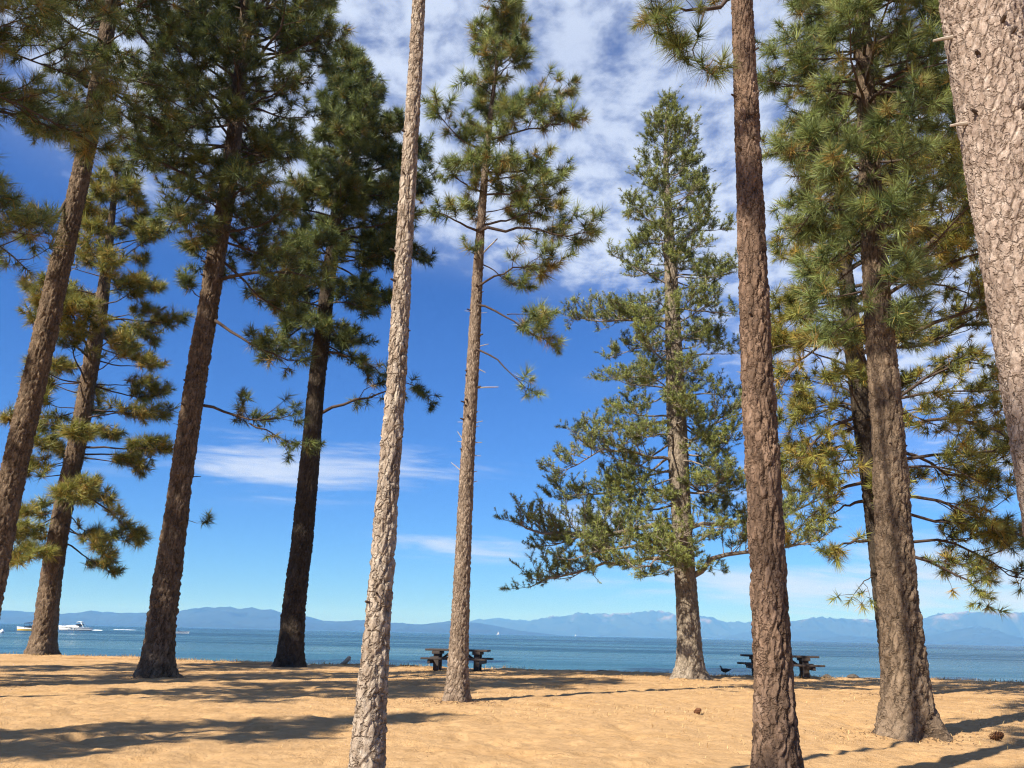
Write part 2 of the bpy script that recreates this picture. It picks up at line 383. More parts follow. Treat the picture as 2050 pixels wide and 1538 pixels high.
m_mtn, t, b = new_mat('mountain_slopes')
g = t.new('ShaderNodeTexCoord').outputs['Object']; at = t.new('ShaderNodeAttribute', attribute_name='rock').outputs['Fac']
mn = t.noise(g, 0.0016, 7, 0.65); mk = t.noise(g, 0.006, 5, 0.7)
rock = t.mapr(t.m('ADD', at, t.m('MULTIPLY', t.m('SUBTRACT', mn, 0.5), 2.0)), 0.5, 0.95)
c = t.mix(mk, (0.02, 0.035, 0.028), (0.05, 0.065, 0.045)); c = t.mix(rock, c, (0.20, 0.18, 0.165))
t.put(b.inputs['Base Color'], c); b.inputs['Roughness'].default_value = 1.0; b.inputs['Specular IOR Level'].default_value = 0.0

RIDGE_L = [(-700, 1216), (-300, 1224), (0, 1223), (60, 1227), (105, 1233), (140, 1230), (165, 1224), (220, 1226), (260, 1230), (300, 1228), (370, 1230), (430, 1221), (480, 1219), (520, 1221), (560, 1226), (600, 1234), (640, 1244), (690, 1246), (730, 1243), (790, 1248), (840, 1250), (900, 1245), (960, 1248), (1040, 1262), (1140, 1275)]
RIDGE_M = [(760, 1268), (860, 1255), (940, 1246), (975, 1239), (1000, 1236), (1030, 1241), (1060, 1243), (1100, 1236), (1150, 1230), (1175, 1231), (1200, 1229), (1230, 1232), (1265, 1229), (1300, 1226), (1330, 1231), (1345, 1235), (1375, 1234), (1400, 1238), (1440, 1247), (1490, 1247), (1540, 1254), (1600, 1270), (1700, 1288)]
RIDGE_R = [(1420, 1284), (1500, 1268), (1570, 1246), (1600, 1239), (1640, 1238), (1670, 1239), (1700, 1242), (1740, 1241), (1780, 1247), (1830, 1243), (1870, 1235), (1920, 1229), (1950, 1231), (1980, 1233), (2010, 1231), (2060, 1236), (2200, 1228), (2400, 1240), (2700, 1230)]
RIDGE_F = [(1560, 1292), (1620, 1284), (1680, 1272), (1740, 1277), (1800, 1285), (1850, 1282), (1900, 1266), (1940, 1256), (1990, 1272), (2040, 1284), (2120, 1276), (2300, 1262), (2600, 1270)]


def mountain(ridge, dist, depth, rock, seed):
    pts = np.array([on_depth(a, b2, dist) for a, b2 in ridge]); X = np.linspace(pts[0, 0], pts[-1, 0], 300)
    H = np.interp(X, pts[:, 0], pts[:, 2])
    V = np.linspace(-1, 0.4, 30); xx, vv = np.meshgrid(X, V); hh = np.maximum(np.broadcast_to(H, xx.shape), 1)
    prof = np.clip(1 - np.abs(vv), 0, 1) ** 1.15
    yy = dist + vv * depth
    rn = 1 - np.abs(fbm(xx / 1100, yy / 1100, seed, 5) - 0.5) * 2
    z = hh * prof * (1 + (rn - 0.72) * 2.4 * np.clip(np.abs(vv) * 3, 0, 1)) + hh * 0.10 * (fbm(xx / 260, yy / 260, seed + 3, 3) - 0.5) - 6 * (prof <= 0.001)
    rk = np.clip(rock * (np.maximum(z, 0) / max(H.max(), 1)) ** 1.2 * (0.55 + 0.9 * fbm(xx / 2500, yy / 2500, seed + 5, 2)), 0, 1)
    n_ = len(X); ii = np.arange(len(V) - 1)[:, None] * n_ + np.arange(n_ - 1)[None]
    link('mountain', mesh('mountain', np.stack([xx, yy, z + WATER_Z], -1), np.stack([ii, ii + 1, ii + n_ + 1, ii + n_], -1), 4, True, {'rock': rk}), m_mtn, kind='structure')


mountain(RIDGE_L, 14000, 2600, 0.0, 21)
mountain(RIDGE_M, 21000, 3200, 0.74, 31)
mountain(RIDGE_R, 17000, 2600, 0.86, 41)
mountain(RIDGE_F, 13500, 1500, 0.35, 51)

# the air over the lake
hz = MB(); hz.box((0, 13000, 318), (90000, 30000, 646))
m_haze = bpy.data.materials.new('haze_air'); m_haze.use_nodes = True; t = NT(m_haze.node_tree); t.n.clear()
pv = t.new('ShaderNodeVolumePrincipled'); pv.inputs['Color'].default_value = (0.12, 0.37, 1.0, 1); pv.inputs['Density'].default_value = 0.000085
pv.inputs['Absorption Color'].default_value = (1, 1, 1, 1); pv.inputs['Anisotropy'].default_value = 0.0
t.l.new(pv.outputs[0], t.new('ShaderNodeOutputMaterial').inputs['Volume'])
haze = hz.build('haze', m_haze, kind='stuff')

# ------------------------------------------------------------------ trees
def smooth1(a, k):
    ker = np.hanning(k + 2)[1:-1]; ker /= ker.sum(); p = np.pad(a, (k // 2, k // 2), mode='edge')
    # keep end slopes
    h = k // 2; p[:h] = 2 * a[0] - a[h:0:-1]; p[-h:] = 2 * a[-1] - a[-2:-h - 2:-1]
    return np.convolve(p, ker, mode='valid')[:len(a)]


class Tree:
    def __init__(s, label, d, line, bark, needles, base=None, top=None, group='tall pines on the beach', cell=(0.11, 0.30), relief=0.028, sides=64, dz=0.03, flare=0.35, seed=1, cat='pine tree', name='pine_tree', roots=0.25):
        """line: trunk centre points (px, py, width in px) from the ground up, at distance d; top: (height, radius)"""
        s.rng = np.random.default_rng(seed); s.seed = seed; s.needles = NEEDLE[needles]; s.d = d
        pts = [on_depth(a, b2, d) for a, b2, _ in line]; rad = [px_size(p) * c2 / 2 * math.cos(math.atan((a - PW / 2) / FPX)) for p, (a, _, c2) in zip(pts, line)]
        pts = [p for p in pts]; Z = [p[2] for p in pts]
        if base is not None: pts.insert(0, np.array([base[0], d, 0.0])); rad.insert(0, base[1])
        else:
            k = (pts[1] - pts[0]) / (pts[1][2] - pts[0][2]); p0 = pts[0] - k * pts[0][2]
            if pts[0][2] > 0.3: pts.insert(0, p0); rad.insert(0, rad[0] * 1.04)
            else: pts[0] = p0
        if top is not None:
            k = (pts[-1] - pts[-3]) / (pts[-1][2] - pts[-3][2]); pts.append(pts[-1] + k * (top[0] - pts[-1][2])); rad.append(top[1])
        pts = np.array(pts); rad = np.array(rad); s.base = np.array([pts[0][0], d, float(ground_z(pts[0][0], d))])
        s.H = pts[-1][2]
        zz = np.arange(-0.35, s.H, dz); cx = smooth1(np.interp(zz, pts[:, 2], pts[:, 0]), 61); R = smooth1(np.interp(zz, pts[:, 2], rad), 61)
        cy = d + 0.05 * np.sin(zz * 0.35 + seed) - 0.05 * math.sin(seed)
        s.zz, s.cx, s.cy, s.R = zz, cx, cy, R
        s.tree = thing(name, label, cat, s.base, 0, group)
        # trunk with bark plates, furrows and root flare as real relief (rows thin out above the view, columns on the far side)
        zv = s.z_px(-60); keep = (zz < zv) | (np.arange(len(zz)) % 6 == 0); keep[-1] = True; zr = zz[keep]
        ph0 = math.atan2(-d, -pts[len(pts) // 3][0]); q = np.linspace(-1, 1, sides, endpoint=False); th = math.pi * (0.55 * q + 0.45 * q ** 3)
        T, Z2 = np.meshgrid(th, zr); RR = np.broadcast_to(R[keep][:, None], T.shape)
        Rm = float(np.median(R[:max(8, len(R) // 2)])); nc = max(6, round(2 * math.pi * Rm / cell[0]))
        u = (T / (2 * math.pi) + 0.5) * nc; v = Z2 / cell[1]
        u2 = u + 1.0 * (vnoise(u * 0.5, v * 0.9, seed) - 0.5) + 0.7 * (vnoise(u * 1.5, v * 3.5, seed + 2) - 0.5)
        v2 = v + 0.9 * (vnoise(u, v * 1.3, seed + 4) - 0.5) + 0.5 * (vnoise(u * 2.5, v * 4, seed + 6) - 0.5)
        f1, f2, cid = cells(u2, v2, seed, nc)
        e = np.clip((f2 - f1) / 0.26, 0, 1); e = e * e * (3 - 2 * e)
        ff1, ff2, cid2 = cells(u2 * 2, v2 * 2.3, seed + 50, nc * 2); e2 = np.clip((ff2 - ff1) / 0.3, 0, 1)
        sc = np.clip(R[keep] / Rm, 0.35, 1.2)[:, None]
        disp = relief * sc * ((e - 1) * 1.0 + 0.5 * (cid - 0.5) + (e2 - 1) * 0.45 + 0.4 * (cid2 - 0.5) + 0.8 * (vnoise(u * 5, v * 9, seed + 9) - 0.5))
        fl = flare * np.exp(-np.clip(Z2, -0.35, 50) / 0.42)
        lob = 1 + roots * np.exp(-np.clip(Z2, 0, 50) / 0.30) * (np.sin(T * 5 + seed * 1.7) * 0.5 + np.sin(T * 3 + seed) * 0.5)
        rr = RR * (1 + fl) * lob + disp + 0.02 * RR * np.sin(T * 2 + Z2 * 0.8 + seed)
        rr = np.maximum(rr, 0.01)
        V = np.stack([cx[keep][:, None] + rr * np.cos(T + ph0), cy[keep][:, None] + rr * np.sin(T + ph0), Z2], -1) - s.base
        n_ = sides; i0 = np.arange(len(zr) - 1)[:, None] * n_; a = np.arange(n_)[None]; a1 = (a + 1) % n_
        F = np.stack([i0 + a, i0 + a1, i0 + n_ + a1, i0 + n_ + a], -1)
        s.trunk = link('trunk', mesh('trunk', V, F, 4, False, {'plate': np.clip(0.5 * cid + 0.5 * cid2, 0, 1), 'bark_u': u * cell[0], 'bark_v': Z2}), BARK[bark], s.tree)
        s.tufts = []; s.limbs = []
        s.wood = M_BRANCH
    def at(s, z): return np.array([np.interp(z, s.zz, s.cx), np.interp(z, s.zz, s.cy), z])
    def r_at(s, z): return float(np.interp(z, s.zz, s.R))
    def z_px(s, py, px=None):
        z = 5.0
        for _ in range(12):
            p = s.at(z); q = p - EYE; c = np.dot(q, FWD); yy = PH / 2 - FPX * np.dot(q, UP) / c; z += (yy - py) * c / FPX; z = max(z, 0)
        return z

    # ---- limbs
    def tufts_on(s, pts, par, t0, lines, scale=1.0, side=True):
        """branchlets with needle tufts along a limb"""
        rng = s.rng; seg = np.diff(pts, axis=0); ln = np.linalg.norm(seg, axis=1); L = ln.sum(); cum = np.concatenate([[0], np.cumsum(ln)]) / L
        ns = max(2, int(round(L * par['subs'])))
        for k in range(ns):
            t_ = t0 + (1 - t0) * (k + rng.uniform(0.1, 0.9)) / ns; i = min(np.searchsorted(cum, t_) - 1, len(seg) - 1); i = max(i, 0)
            p = pts[i] + seg[i] * ((t_ - cum[i]) / max(cum[i + 1] - cum[i], 1e-6)); tan = seg[i] / ln[i]
            lat = np.cross(tan, [0, 0, 1.0]); lat /= (np.linalg.norm(lat) + 1e-6); sg = 1 if (k % 2) else -1
            ang = math.radians(rng.uniform(25, 70)); ud = rng.uniform(*par['sub_up'])
            dv = tan * math.cos(ang) + lat * sg * math.sin(ang) + np.array([0, 0, ud]); dv /= np.linalg.norm(dv)
            ls = par['sub_len'] * (0.30 + 0.70 * (1 - t_)) * L * rng.uniform(0.6, 1.15) + par['sub_min']
            ls = min(ls, par['sub_max'])
            q = [p]; dd = dv.copy(); m = 3
            for j in range(m):
                dd = dd + rng.normal(0, par.get('wild', 0.2), 3) + np.array([0, 0, par['curl'] * (j + 1) / m]); dd /= np.linalg.norm(dd); q.append(q[-1] + dd * ls / m)
            q = np.array(q); r0 = max(0.005, par['sub_r'] * ls)
            lines.append((q, r0 * np.linspace(1, 0.45, m + 1)))
            s.tufts.append((q[-1], dd, par['tuft'] * scale * rng.uniform(0.7, 1.25)))
            nt = rng.poisson(ls * par['twigs'])
            for _ in range(nt):
                tt = rng.uniform(0.25, 0.98) * m; j = min(int(tt), m - 1); b0 = q[j] + (q[j + 1] - q[j]) * (tt - j)
                rv = rng.normal(0, 1, 3); ax = (q[j + 1] - q[j]) / (ls / m); rv -= ax * np.dot(rv, ax); rv /= np.linalg.norm(rv) + 1e-6
                dv2 = ax * rng.uniform(0.4, 0.9) + rv * 0.8 + np.array([0, 0, par['twig_up']]); dv2 /= np.linalg.norm(dv2)
                lt = rng.uniform(*par['twig_len']); e_ = b0 + dv2 * lt
                lines.append((np.array([b0, e_]), np.array([0.5, 0.36]) * max(r0, 0.011)))
                s.tufts.append((e_, dv2, par['tuft'] * scale * rng.uniform(0.55, 1.25)))
        tn = seg[-1] / ln[-1]; s.tufts.append((pts[-1], tn, par['tuft'] * scale))
    def limb(s, pts, r0, par, t0=0.25, leafy=True, scale=1.0):
        pts = np.asarray(pts, float); lines = [(pts, r0 * (np.linspace(1, 0.22, len(pts)) ** 1.1))]
        if leafy: s.tufts_on(pts, par, t0, lines, scale)
        s.limbs.append(lines)
    def grow(s, z, az, L, e0, par, t0=0.25, leafy=True):
        rng = s.rng; c = s.at(z); m = 8; e = e0; a = az; p = c + np.array([math.cos(a), math.sin(a), 0]) * s.r_at(z) * 0.6; q = [p]
        for j in range(m):
            e += math.radians(par['bend'][0] + (par['bend'][1] - par['bend'][0]) * j / (m - 1)) + rng.normal(0, 0.11); a += rng.normal(0, 0.14)
            p = p + np.array([math.cos(a) * math.cos(e), math.sin(a) * math.cos(e), math.sin(e)]) * L / m; q.append(p)
        s.limb(q, max(0.012, min(s.r_at(z) * 0.45, par['limb_r'] * L)), par, t0, leafy)
    def px_limb(s, pix, r0, par, dy=0.0, t0=0.2, leafy=True, scale=1.0, n=9):
        """a limb that the photograph shows singly: its course in pixels, running dy metres towards or away from the viewer"""
        P3 = [on_depth(a, b2, s.d + dy * k / (len(pix) - 1)) for k, (a, b2) in enumerate(pix)]
        P3 = np.array(P3); tt = np.linspace(0, 1, len(P3)); uu = np.linspace(0, 1, n)
        q = np.stack([np.interp(uu, tt, P3[:, k]) for k in range(3)], -1)
        for _ in range(2): q[1:-1] = 0.25 * q[:-2] + 0.5 * q[1:-1] + 0.25 * q[2:]
        q[1:-1] += s.rng.normal(0, 0.012, (n - 2, 3)) * np.linalg.norm(q[-1] - q[0])
        s.limb(q, r0, par, t0, leafy, scale)
    def crown(s, prof, par, dz=0.55, per=4, el=(-12, 50), metres=False, skip=0.0, az_bias=None):
        """whorls of limbs up the trunk inside an outline: prof = (py, left px, right px) or (z, left m, right m)"""
        rng = s.rng; rows = []
        for a, l, r in prof:
            if metres: rows.append((a, l, r))
            else:
                z = s.z_px(a); c = s.at(z); k = px_size(c); pc = c - EYE; cxp = PW / 2 + FPX * np.dot(pc, RIGHT) / np.dot(pc, FWD)
                rows.append((z, max(0.15, (cxp - l) * k), max(0.15, (r - cxp) * k)))
        rows = np.array(sorted(rows)); z0, z1 = rows[0, 0], rows[-1, 0]; z1 = min(z1, s.H)
        z = z0; aa = rng.uniform(0, 6.28); zseen = s.z_px(-130)
        while z < z1 - 0.1:
            h = (z - z0) / (z1 - z0)
            for k in range(per):
                if rng.random() < (skip if z < zseen else max(skip, 0.6)): continue
                aa += 2.399 + rng.normal(0, 0.35)
                e0 = math.radians(el[0] + (el[1] - el[0]) * h ** 1.3 + rng.normal(0, 8))
                z_ = min(max(z + rng.uniform(-0.4, 0.4) * dz, z0), s.H - 0.08)
                def rad(zq):
                    rl = np.interp(zq, rows[:, 0], rows[:, 1]); rr = np.interp(zq, rows[:, 0], rows[:, 2]); c = math.cos(aa)
                    return rl * (0.5 - 0.5 * c) + rr * (0.5 + 0.5 * c) if abs(c) < 0.6 else (rr if c > 0 else rl)
                L = rad(z_); L = rad(z_ + L * math.sin(e0) * 0.6) * rng.uniform(0.68, 1.08) / max(0.5, math.cos(e0))
                L = max(0.25, L - par['tuft'] * 0.3)
                s.grow(z_, aa, L, e0, par, t0=par.get('bare', 0.25))
            z += dz * rng.uniform(0.75, 1.25) * (1 - 0.45 * h)
        if s.H - z1 < 0.6: s.tufts.append((s.at(s.H - 0.02), np.array([0, 0, 1.0]), par['tuft']))
    def stubs(s, items, mat=None):
        for (px, py, ex, ey, r) in items:
            a = on_depth(px, py, s.d + 0.03); b2 = on_depth(ex, ey, s.d + 0.06); mb = MB(); md = (a + b2) / 2 + np.array([0, 0, 0.02 * abs(ex - px) * px_size(a)])
            mb.tube([a - s.base - (b2 - a) * 0.3, a - s.base, md - s.base, b2 - s.base], [r, r, r * 0.8, r * 0.55], 6); mb.build('branch_stub', mat or M_DEAD, s.trunk)
    def knots(s, zs, n, size=1.0):
        """old whorl scars: short broken stubs standing off the bark"""
        for k in range(n):
            z = s.rng.uniform(*zs); a = s.rng.uniform(-2.9, -0.2); c = s.at(z); r = s.r_at(z); o = np.array([math.cos(a), math.sin(a), 0.15])
            L = s.rng.uniform(0.03, 0.10) * size; rr = s.rng.uniform(0.012, 0.024) * size; mb = MB()
            p0 = c + o * (r - 0.05); p1 = c + o * (r + L); mb.tube([p0 - s.base, (p0 + p1) / 2 - s.base, p1 - s.base], [rr * 1.6, rr * 1.2, rr * 0.8], 6)
            mb.build('knot', s.wood, s.trunk)
    # ---- needles of the whole crown and each limb as a part of it
    def finish(s, kind='long', count=60, width=0.007, length=0.24, old=0.2):
        rng = s.rng
        if s.tufts:
            P = np.array([a for a, _, _ in s.tufts]) - s.base; A = np.array([a for _, a, _ in s.tufts]); S = np.array([a for _, _, a in s.tufts])
            A = A / np.linalg.norm(A, axis=1, keepdims=True); N = len(P); K = count
            tmp = np.where(np.abs(A[:, 2:3]) < 0.9, [[0, 0, 1.0]], [[1.0, 0, 0]]); U = np.cross(A, tmp); U /= np.linalg.norm(U, axis=1, keepdims=True); Vv = np.cross(A, U)
            al = rng.random((N, K)); ph = rng.random((N, K)) * 2 * math.pi
            if kind == 'long':
                stem = 0.62; spread = np.radians(98 - 78 * al + rng.normal(0, 9, (N, K))); ln = length * rng.uniform(0.7, 1.1, (N, K)); sag = 0.10
            else:
                stem = 1.7; spread = np.radians(78 - 40 * al + rng.normal(0, 14, (N, K))); ln = length * rng.uniform(0.7, 1.15, (N, K)); sag = 0.02
            ln = ln * (S / 1.0)[:, None]
            base = P[:, None] + A[:, None] * ((al - 0.85) * stem * length * S[:, None])[..., None]
            D = A[:, None] * np.cos(spread)[..., None] + (U[:, None] * np.cos(ph)[..., None] + Vv[:, None] * np.sin(ph)[..., None]) * np.sin(spread)[..., None]
            D[..., 2] -= sag; D /= np.linalg.norm(D, axis=2, keepdims=True)
            side = np.cross(D, rng.normal(0, 1, (N, K, 3))); side /= np.linalg.norm(side, axis=2, keepdims=True) + 1e-9
            w2 = (width * 0.5 * rng.uniform(0.8, 1.25, (N, K)))[..., None]
            V3 = np.stack([base + side * w2, base - side * w2, base + D * ln[..., None]], 2)
            tint = np.clip(rng.normal(0.12, 0.20, (N, 1)) + 0.58 * al + rng.normal(0, 0.14, (N, K)), 0, 1)  # lighter new growth, plus inner shade and sunlit tips put into the colour
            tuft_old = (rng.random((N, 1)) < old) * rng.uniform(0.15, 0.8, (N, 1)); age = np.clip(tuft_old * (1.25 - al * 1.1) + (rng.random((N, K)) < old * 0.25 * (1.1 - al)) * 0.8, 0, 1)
            rep = lambda q: np.repeat(q.ravel(), 3)
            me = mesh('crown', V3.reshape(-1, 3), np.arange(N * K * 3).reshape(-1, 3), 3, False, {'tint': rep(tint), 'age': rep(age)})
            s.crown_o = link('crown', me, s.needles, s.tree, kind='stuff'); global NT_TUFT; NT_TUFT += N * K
        par = s.crown_o if s.tufts else s.tree
        for lines in s.limbs:
            V, F, b0 = [], [], 0
            for k, (q, r) in enumerate(lines):
                sd = 6 if k == 0 else 3
                tn = np.gradient(q, axis=0); tn /= np.linalg.norm(tn, axis=1, keepdims=True) + 1e-9
                ref = np.array([0.31, 0.17, 0.93]) if abs(tn[0, 2]) < 0.8 else np.array([1.0, 0, 0])
                a = np.cross(tn, ref); a /= np.linalg.norm(a, axis=1, keepdims=True) + 1e-9; b2 = np.cross(tn, a)
                an = np.arange(sd) * 2 * math.pi / sd
                ring = q[:, None] + (a[:, None] * np.cos(an)[None, :, None] + b2[:, None] * np.sin(an)[None, :, None]) * np.asarray(r)[:, None, None] - s.base
                n_ = len(q); V.append(ring.reshape(-1, 3)); i0 = np.arange(n_ - 1)[:, None] * sd; aa = np.arange(sd)[None]; a1 = (aa + 1) % sd
                F.append((np.stack([i0 + aa, i0 + a1, i0 + sd + a1, i0 + sd + aa], -1) + b0).reshape(-1, 4)); b0 += n_ * sd
            me = mesh('branch', np.concatenate(V), np.concatenate(F), 4, True); link('branch', me, s.wood, par)
            global N_BR; N_BR += sum(len(f) for f in F) * 2


NT_TUFT = 0; N_BR = 0
JEF = dict(subs=3.0, sub_up=(-0.15, 0.45), sub_len=0.45, sub_min=0.12, sub_max=1.5, curl=0.28, sub_r=0.016, twigs=3.2, twig_up=0.35, twig_len=(0.12, 0.38), tuft=1.0, limb_r=0.018, bend=(-3, 5), bare=0.25)


def par(**k): d = dict(JEF); d.update(k); return d


# E: the slim pine whose whole crown shows against the cloud
T = Tree('slim pine with a tufted crown and short dead snags, screening the picnic table', 18.0, [(914, 1400, 44), (916, 1348, 42), (919.5, 1270, 38), (926, 1130, 34), (932, 993, 31), (939, 856, 28), (948, 700, 25), (955, 560, 22), (962, 450, 18), (972, 330, 14), (985, 200, 9), (1000, 90, 5), (1008, 30, 3)], 'fawn', 'jeffrey', seed=11, sides=38, cell=(0.07, 0.16), relief=0.02, flare=0.28)
pE = par(subs=4.6, twigs=3.6, tuft=1.0, sub_max=0.9, bare=0.4)
T.crown([(5, 985, 1030), (60, 965, 1065), (120, 955, 1075), (170, 945, 1095), (230, 920, 1090), (290, 915, 1085), (350, 915, 1090), (405, 915, 1085), (425, 915, 1070)], pE, dz=0.44, per=3, el=(5, 60))
for q, r, dyy in (([(988, 150), (965, 120), (957, 80), (950, 55)], 0.022, -0.3), ([(982, 215), (1020, 205), (1080, 200), (1145, 180)], 0.03, -0.4), ([(978, 280), (1030, 265), (1090, 255), (1148, 240)], 0.035, -0.3), ([(975, 300), (935, 290), (905, 265), (868, 215)], 0.035, -0.5), ([(972, 345), (1030, 345), (1085, 335), (1128, 352)], 0.035, 0.3),
                  ([(968, 385), (935, 375), (912, 352), (895, 335)], 0.03, -0.3), ([(970, 390), (1010, 390), (1060, 375), (1100, 370)], 0.03, -0.9), ([(985, 190), (960, 170), (942, 165)], 0.02, -0.5), ([(975, 320), (950, 330), (935, 320)], 0.025, -1.2), ([(972, 350), (985, 330), (1010, 320)], 0.025, -1.3), ([(980, 240), (1000, 225), (1030, 228)], 0.022, -1.0)):
    T.px_limb(q, r, pE, dyy, 0.4)
T.px_limb([(958, 465), (1000, 455), (1080, 462), (1140, 475), (1192, 462)], 0.045, pE, -0.6, 0.4)
T.px_limb([(955, 462), (925, 450), (895, 430), (868, 424)], 0.035, pE, -0.4, 0.45)
T.px_limb([(960, 450), (1010, 440), (1060, 430), (1110, 405)], 0.035, pE, 0.8, 0.35)
T.px_limb([(955, 575), (985, 552), (1030, 538), (1075, 530), (1112, 532)], 0.032, pE, -0.5, 0.4)
T.px_limb([(957, 520), (985, 540), (1020, 570), (1050, 575)], 0.02, pE, 0.4, 0.55)
T.px_limb([(952, 610), (990, 616), (1030, 645), (1070, 668), (1105, 690)], 0.03, pE, -0.3, 0.45)
T.px_limb([(1015, 630), (1045, 628), (1085, 640)], 0.014, pE, -0.3, 0.5)
T.px_limb([(948, 696), (985, 706), (1010, 740), (1040, 765), (1068, 783)], 0.026, par(subs=2.2, twigs=2.0), -0.2, 0.62)
T.px_limb([(962, 520), (955, 505), (945, 497)], 0.02, pE, -0.4, 0.5)
T.px_limb([(1060, 395), (1100, 397), (1125, 408), (1145, 412)], 0.012, pE, 0.2, 0.5, leafy=False)
T.stubs([(962, 512, 996, 478, 0.025), (949, 697, 978, 689, 0.014), (948, 735, 972, 746, 0.016), (946, 778, 998, 775, 0.017), (944, 823, 960, 825, 0.01), (932, 846, 916, 845, 0.009), (948, 848, 967, 843, 0.013), (945, 855, 960, 853, 0.012), (942, 905, 916, 864, 0.016), (928, 885, 916, 884, 0.01), (946, 887, 965, 886, 0.014), (945, 913, 963, 913, 0.012), (922, 942, 903, 926, 0.013), (941, 945, 955, 944, 0.012), (940, 968, 956, 963, 0.013), (944, 625, 930, 622, 0.008), (955, 628, 975, 626, 0.008)])
T.knots((5.0, 11.5), 26)
T.finish(count=84, width=0.0135, length=0.30, old=0.22)

# G: broad short-needled pine at the water's edge
T = Tree('broad cone-shaped pine with short needles and grey trunk beside the standing duck', 30.0, [(1381, 1356, 52), (1379, 1260, 48), (1375, 1201, 45), (1366, 1064, 42), (1357, 882, 41), (1352, 745, 38), (1344, 560, 27), (1338, 430, 18), (1332, 320, 10), (1334, 230, 5), (1340, 190, 3)], 'grey', 'lodgepole', seed=23, sides=44, dz=0.05, cell=(0.12, 0.34), relief=0.03, flare=0.5)
T.wood = M_BRANCH_GREY
pG = par(subs=5.8, twigs=9.6, tuft=1.0, sub_max=1.2, sub_len=0.34, twig_len=(0.12, 0.42), twig_up=0.7, curl=0.40, wild=0.30, sub_up=(-0.15, 0.55), bend=(-2, 4), limb_r=0.015, bare=0.34)
T.crown([(190, 1322, 1358), (230, 1295, 1378), (280, 1270, 1412), (330, 1258, 1430), (400, 1238, 1462), (500, 1212, 1490), (560, 1212, 1488), (620, 1180, 1490), (680, 1170, 1500), (750, 1165, 1485), (830, 1175, 1480), (900, 1150, 1500), (960, 1180, 1520)], pG, dz=0.58, per=4, el=(-14, 45), skip=0.06)
T.crown([(950, 1200, 1490), (1060, 1200, 1500), (1130, 1240, 1460)], pG, dz=0.8, per=3, el=(-12, -5))
pGl = par(**{**pG, 'subs': 5.0, 'twigs': 11.0, 'sub_min': 0.45, 'sub_len': 0.36, 'sub_max': 1.5})
T.px_limb([(1365, 1060), (1290, 1045), (1200, 1070), (1120, 1080), (1060, 1062), (1038, 1045)], 0.11, pGl, -1.5, 0.25)
T.px_limb([(1365, 1075), (1260, 1062), (1160, 1075), (1075, 1095)], 0.08, pGl, 1.4, 0.3)
T.px_limb([(1366, 1095), (1300, 1080), (1230, 1092), (1150, 1120)], 0.08, pGl, -2.2, 0.25)
T.px_limb([(1368, 1120), (1300, 1115), (1200, 1130), (1120, 1158), (1060, 1176)], 0.09, pGl, -0.8, 0.25)
T.px_limb([(1362, 985), (1290, 978), (1200, 985), (1120, 1000)], 0.08, pGl, 1.0, 0.3)
T.px_limb([(1360, 925), (1280, 905), (1200, 900), (1115, 948)], 0.07, pGl, -1.5, 0.25)
T.px_limb([(1350, 640), (1270, 640), (1210, 650), (1152, 636)], 0.06, pGl, -0.8, 0.35)
T.px_limb([(1365, 905), (1400, 870), (1450, 835), (1530, 815)], 0.07, pGl, -0.8, 0.35)
T.px_limb([(1375, 1160), (1420, 1115), (1480, 1095), (1570, 1105), (1650, 1080)], 0.12, pGl, 0.3, 0.3)
T.px_limb([(1372, 1060), (1440, 1050), (1540, 1045), (1620, 1010), (1660, 990)], 0.09, pGl, 1.0, 0.3)
T.px_limb([(1370, 990), (1420, 985), (1450, 950)], 0.05, pGl, -2.0, 0.35)
T.px_limb([(1370, 1110), (1350, 1105), (1310, 1125), (1270, 1140)], 0.08, pGl, -3.0, 0.25)
T.px_limb([(1370, 1080), (1370, 1070), (1350, 1085), (1330, 1110)], 0.08, pGl, -3.2, 0.25)
T.finish('short', count=28, width=0.019, length=0.14, old=0.12)

# D: dark pine at the shore
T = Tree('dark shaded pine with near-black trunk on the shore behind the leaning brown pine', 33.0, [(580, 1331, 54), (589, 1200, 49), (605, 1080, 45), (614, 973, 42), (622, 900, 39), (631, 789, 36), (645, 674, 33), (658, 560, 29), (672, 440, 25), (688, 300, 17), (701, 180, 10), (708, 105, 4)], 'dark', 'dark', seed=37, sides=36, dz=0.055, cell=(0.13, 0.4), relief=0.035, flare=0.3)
pD = par(subs=3.5, twigs=4.2, tuft=1.35, sub_max=1.4)
T.crown([(100, 692, 725), (150, 650, 760), (200, 635, 785), (260, 615, 830), (330, 580, 865), (400, 550, 860), (470, 515, 865), (540, 505, 845), (620, 530, 795), (690, 570, 780)], pD, dz=0.66, per=5, el=(-15, 62), skip=0.2)
T.px_limb([(675, 420), (760, 390), (830, 370), (872, 345)], 0.08, pD, -0.5, 0.4)
T.px_limb([(668, 500), (760, 500), (850, 520)], 0.07, pD, 0.5, 0.4)
T.px_limb([(655, 705), (700, 712), (750, 735), (772, 752)], 0.06, par(subs=2.0, twigs=2.2, tuft=1.3, curl=-0.25), -0.6, 0.4)
T.px_limb([(635, 832), (690, 805), (740, 797), (772, 782), (800, 765)], 0.075, par(subs=1.8, twigs=2.4, tuft=1.3, curl=-0.35, sub_min=0.6), -0.6, 0.4)
T.px_limb([(800, 765), (830, 770), (860, 800)], 0.03, par(subs=2.6, twigs=2.6, tuft=1.2, curl=-0.3, sub_min=0.4), 0.0, 0.2)
T.px_limb([(650, 640), (600, 655), (560, 690), (540, 715)], 0.06, pD, -1.0, 0.4)
T.finish(count=52, width=0.026, length=0.32, old=0.10)

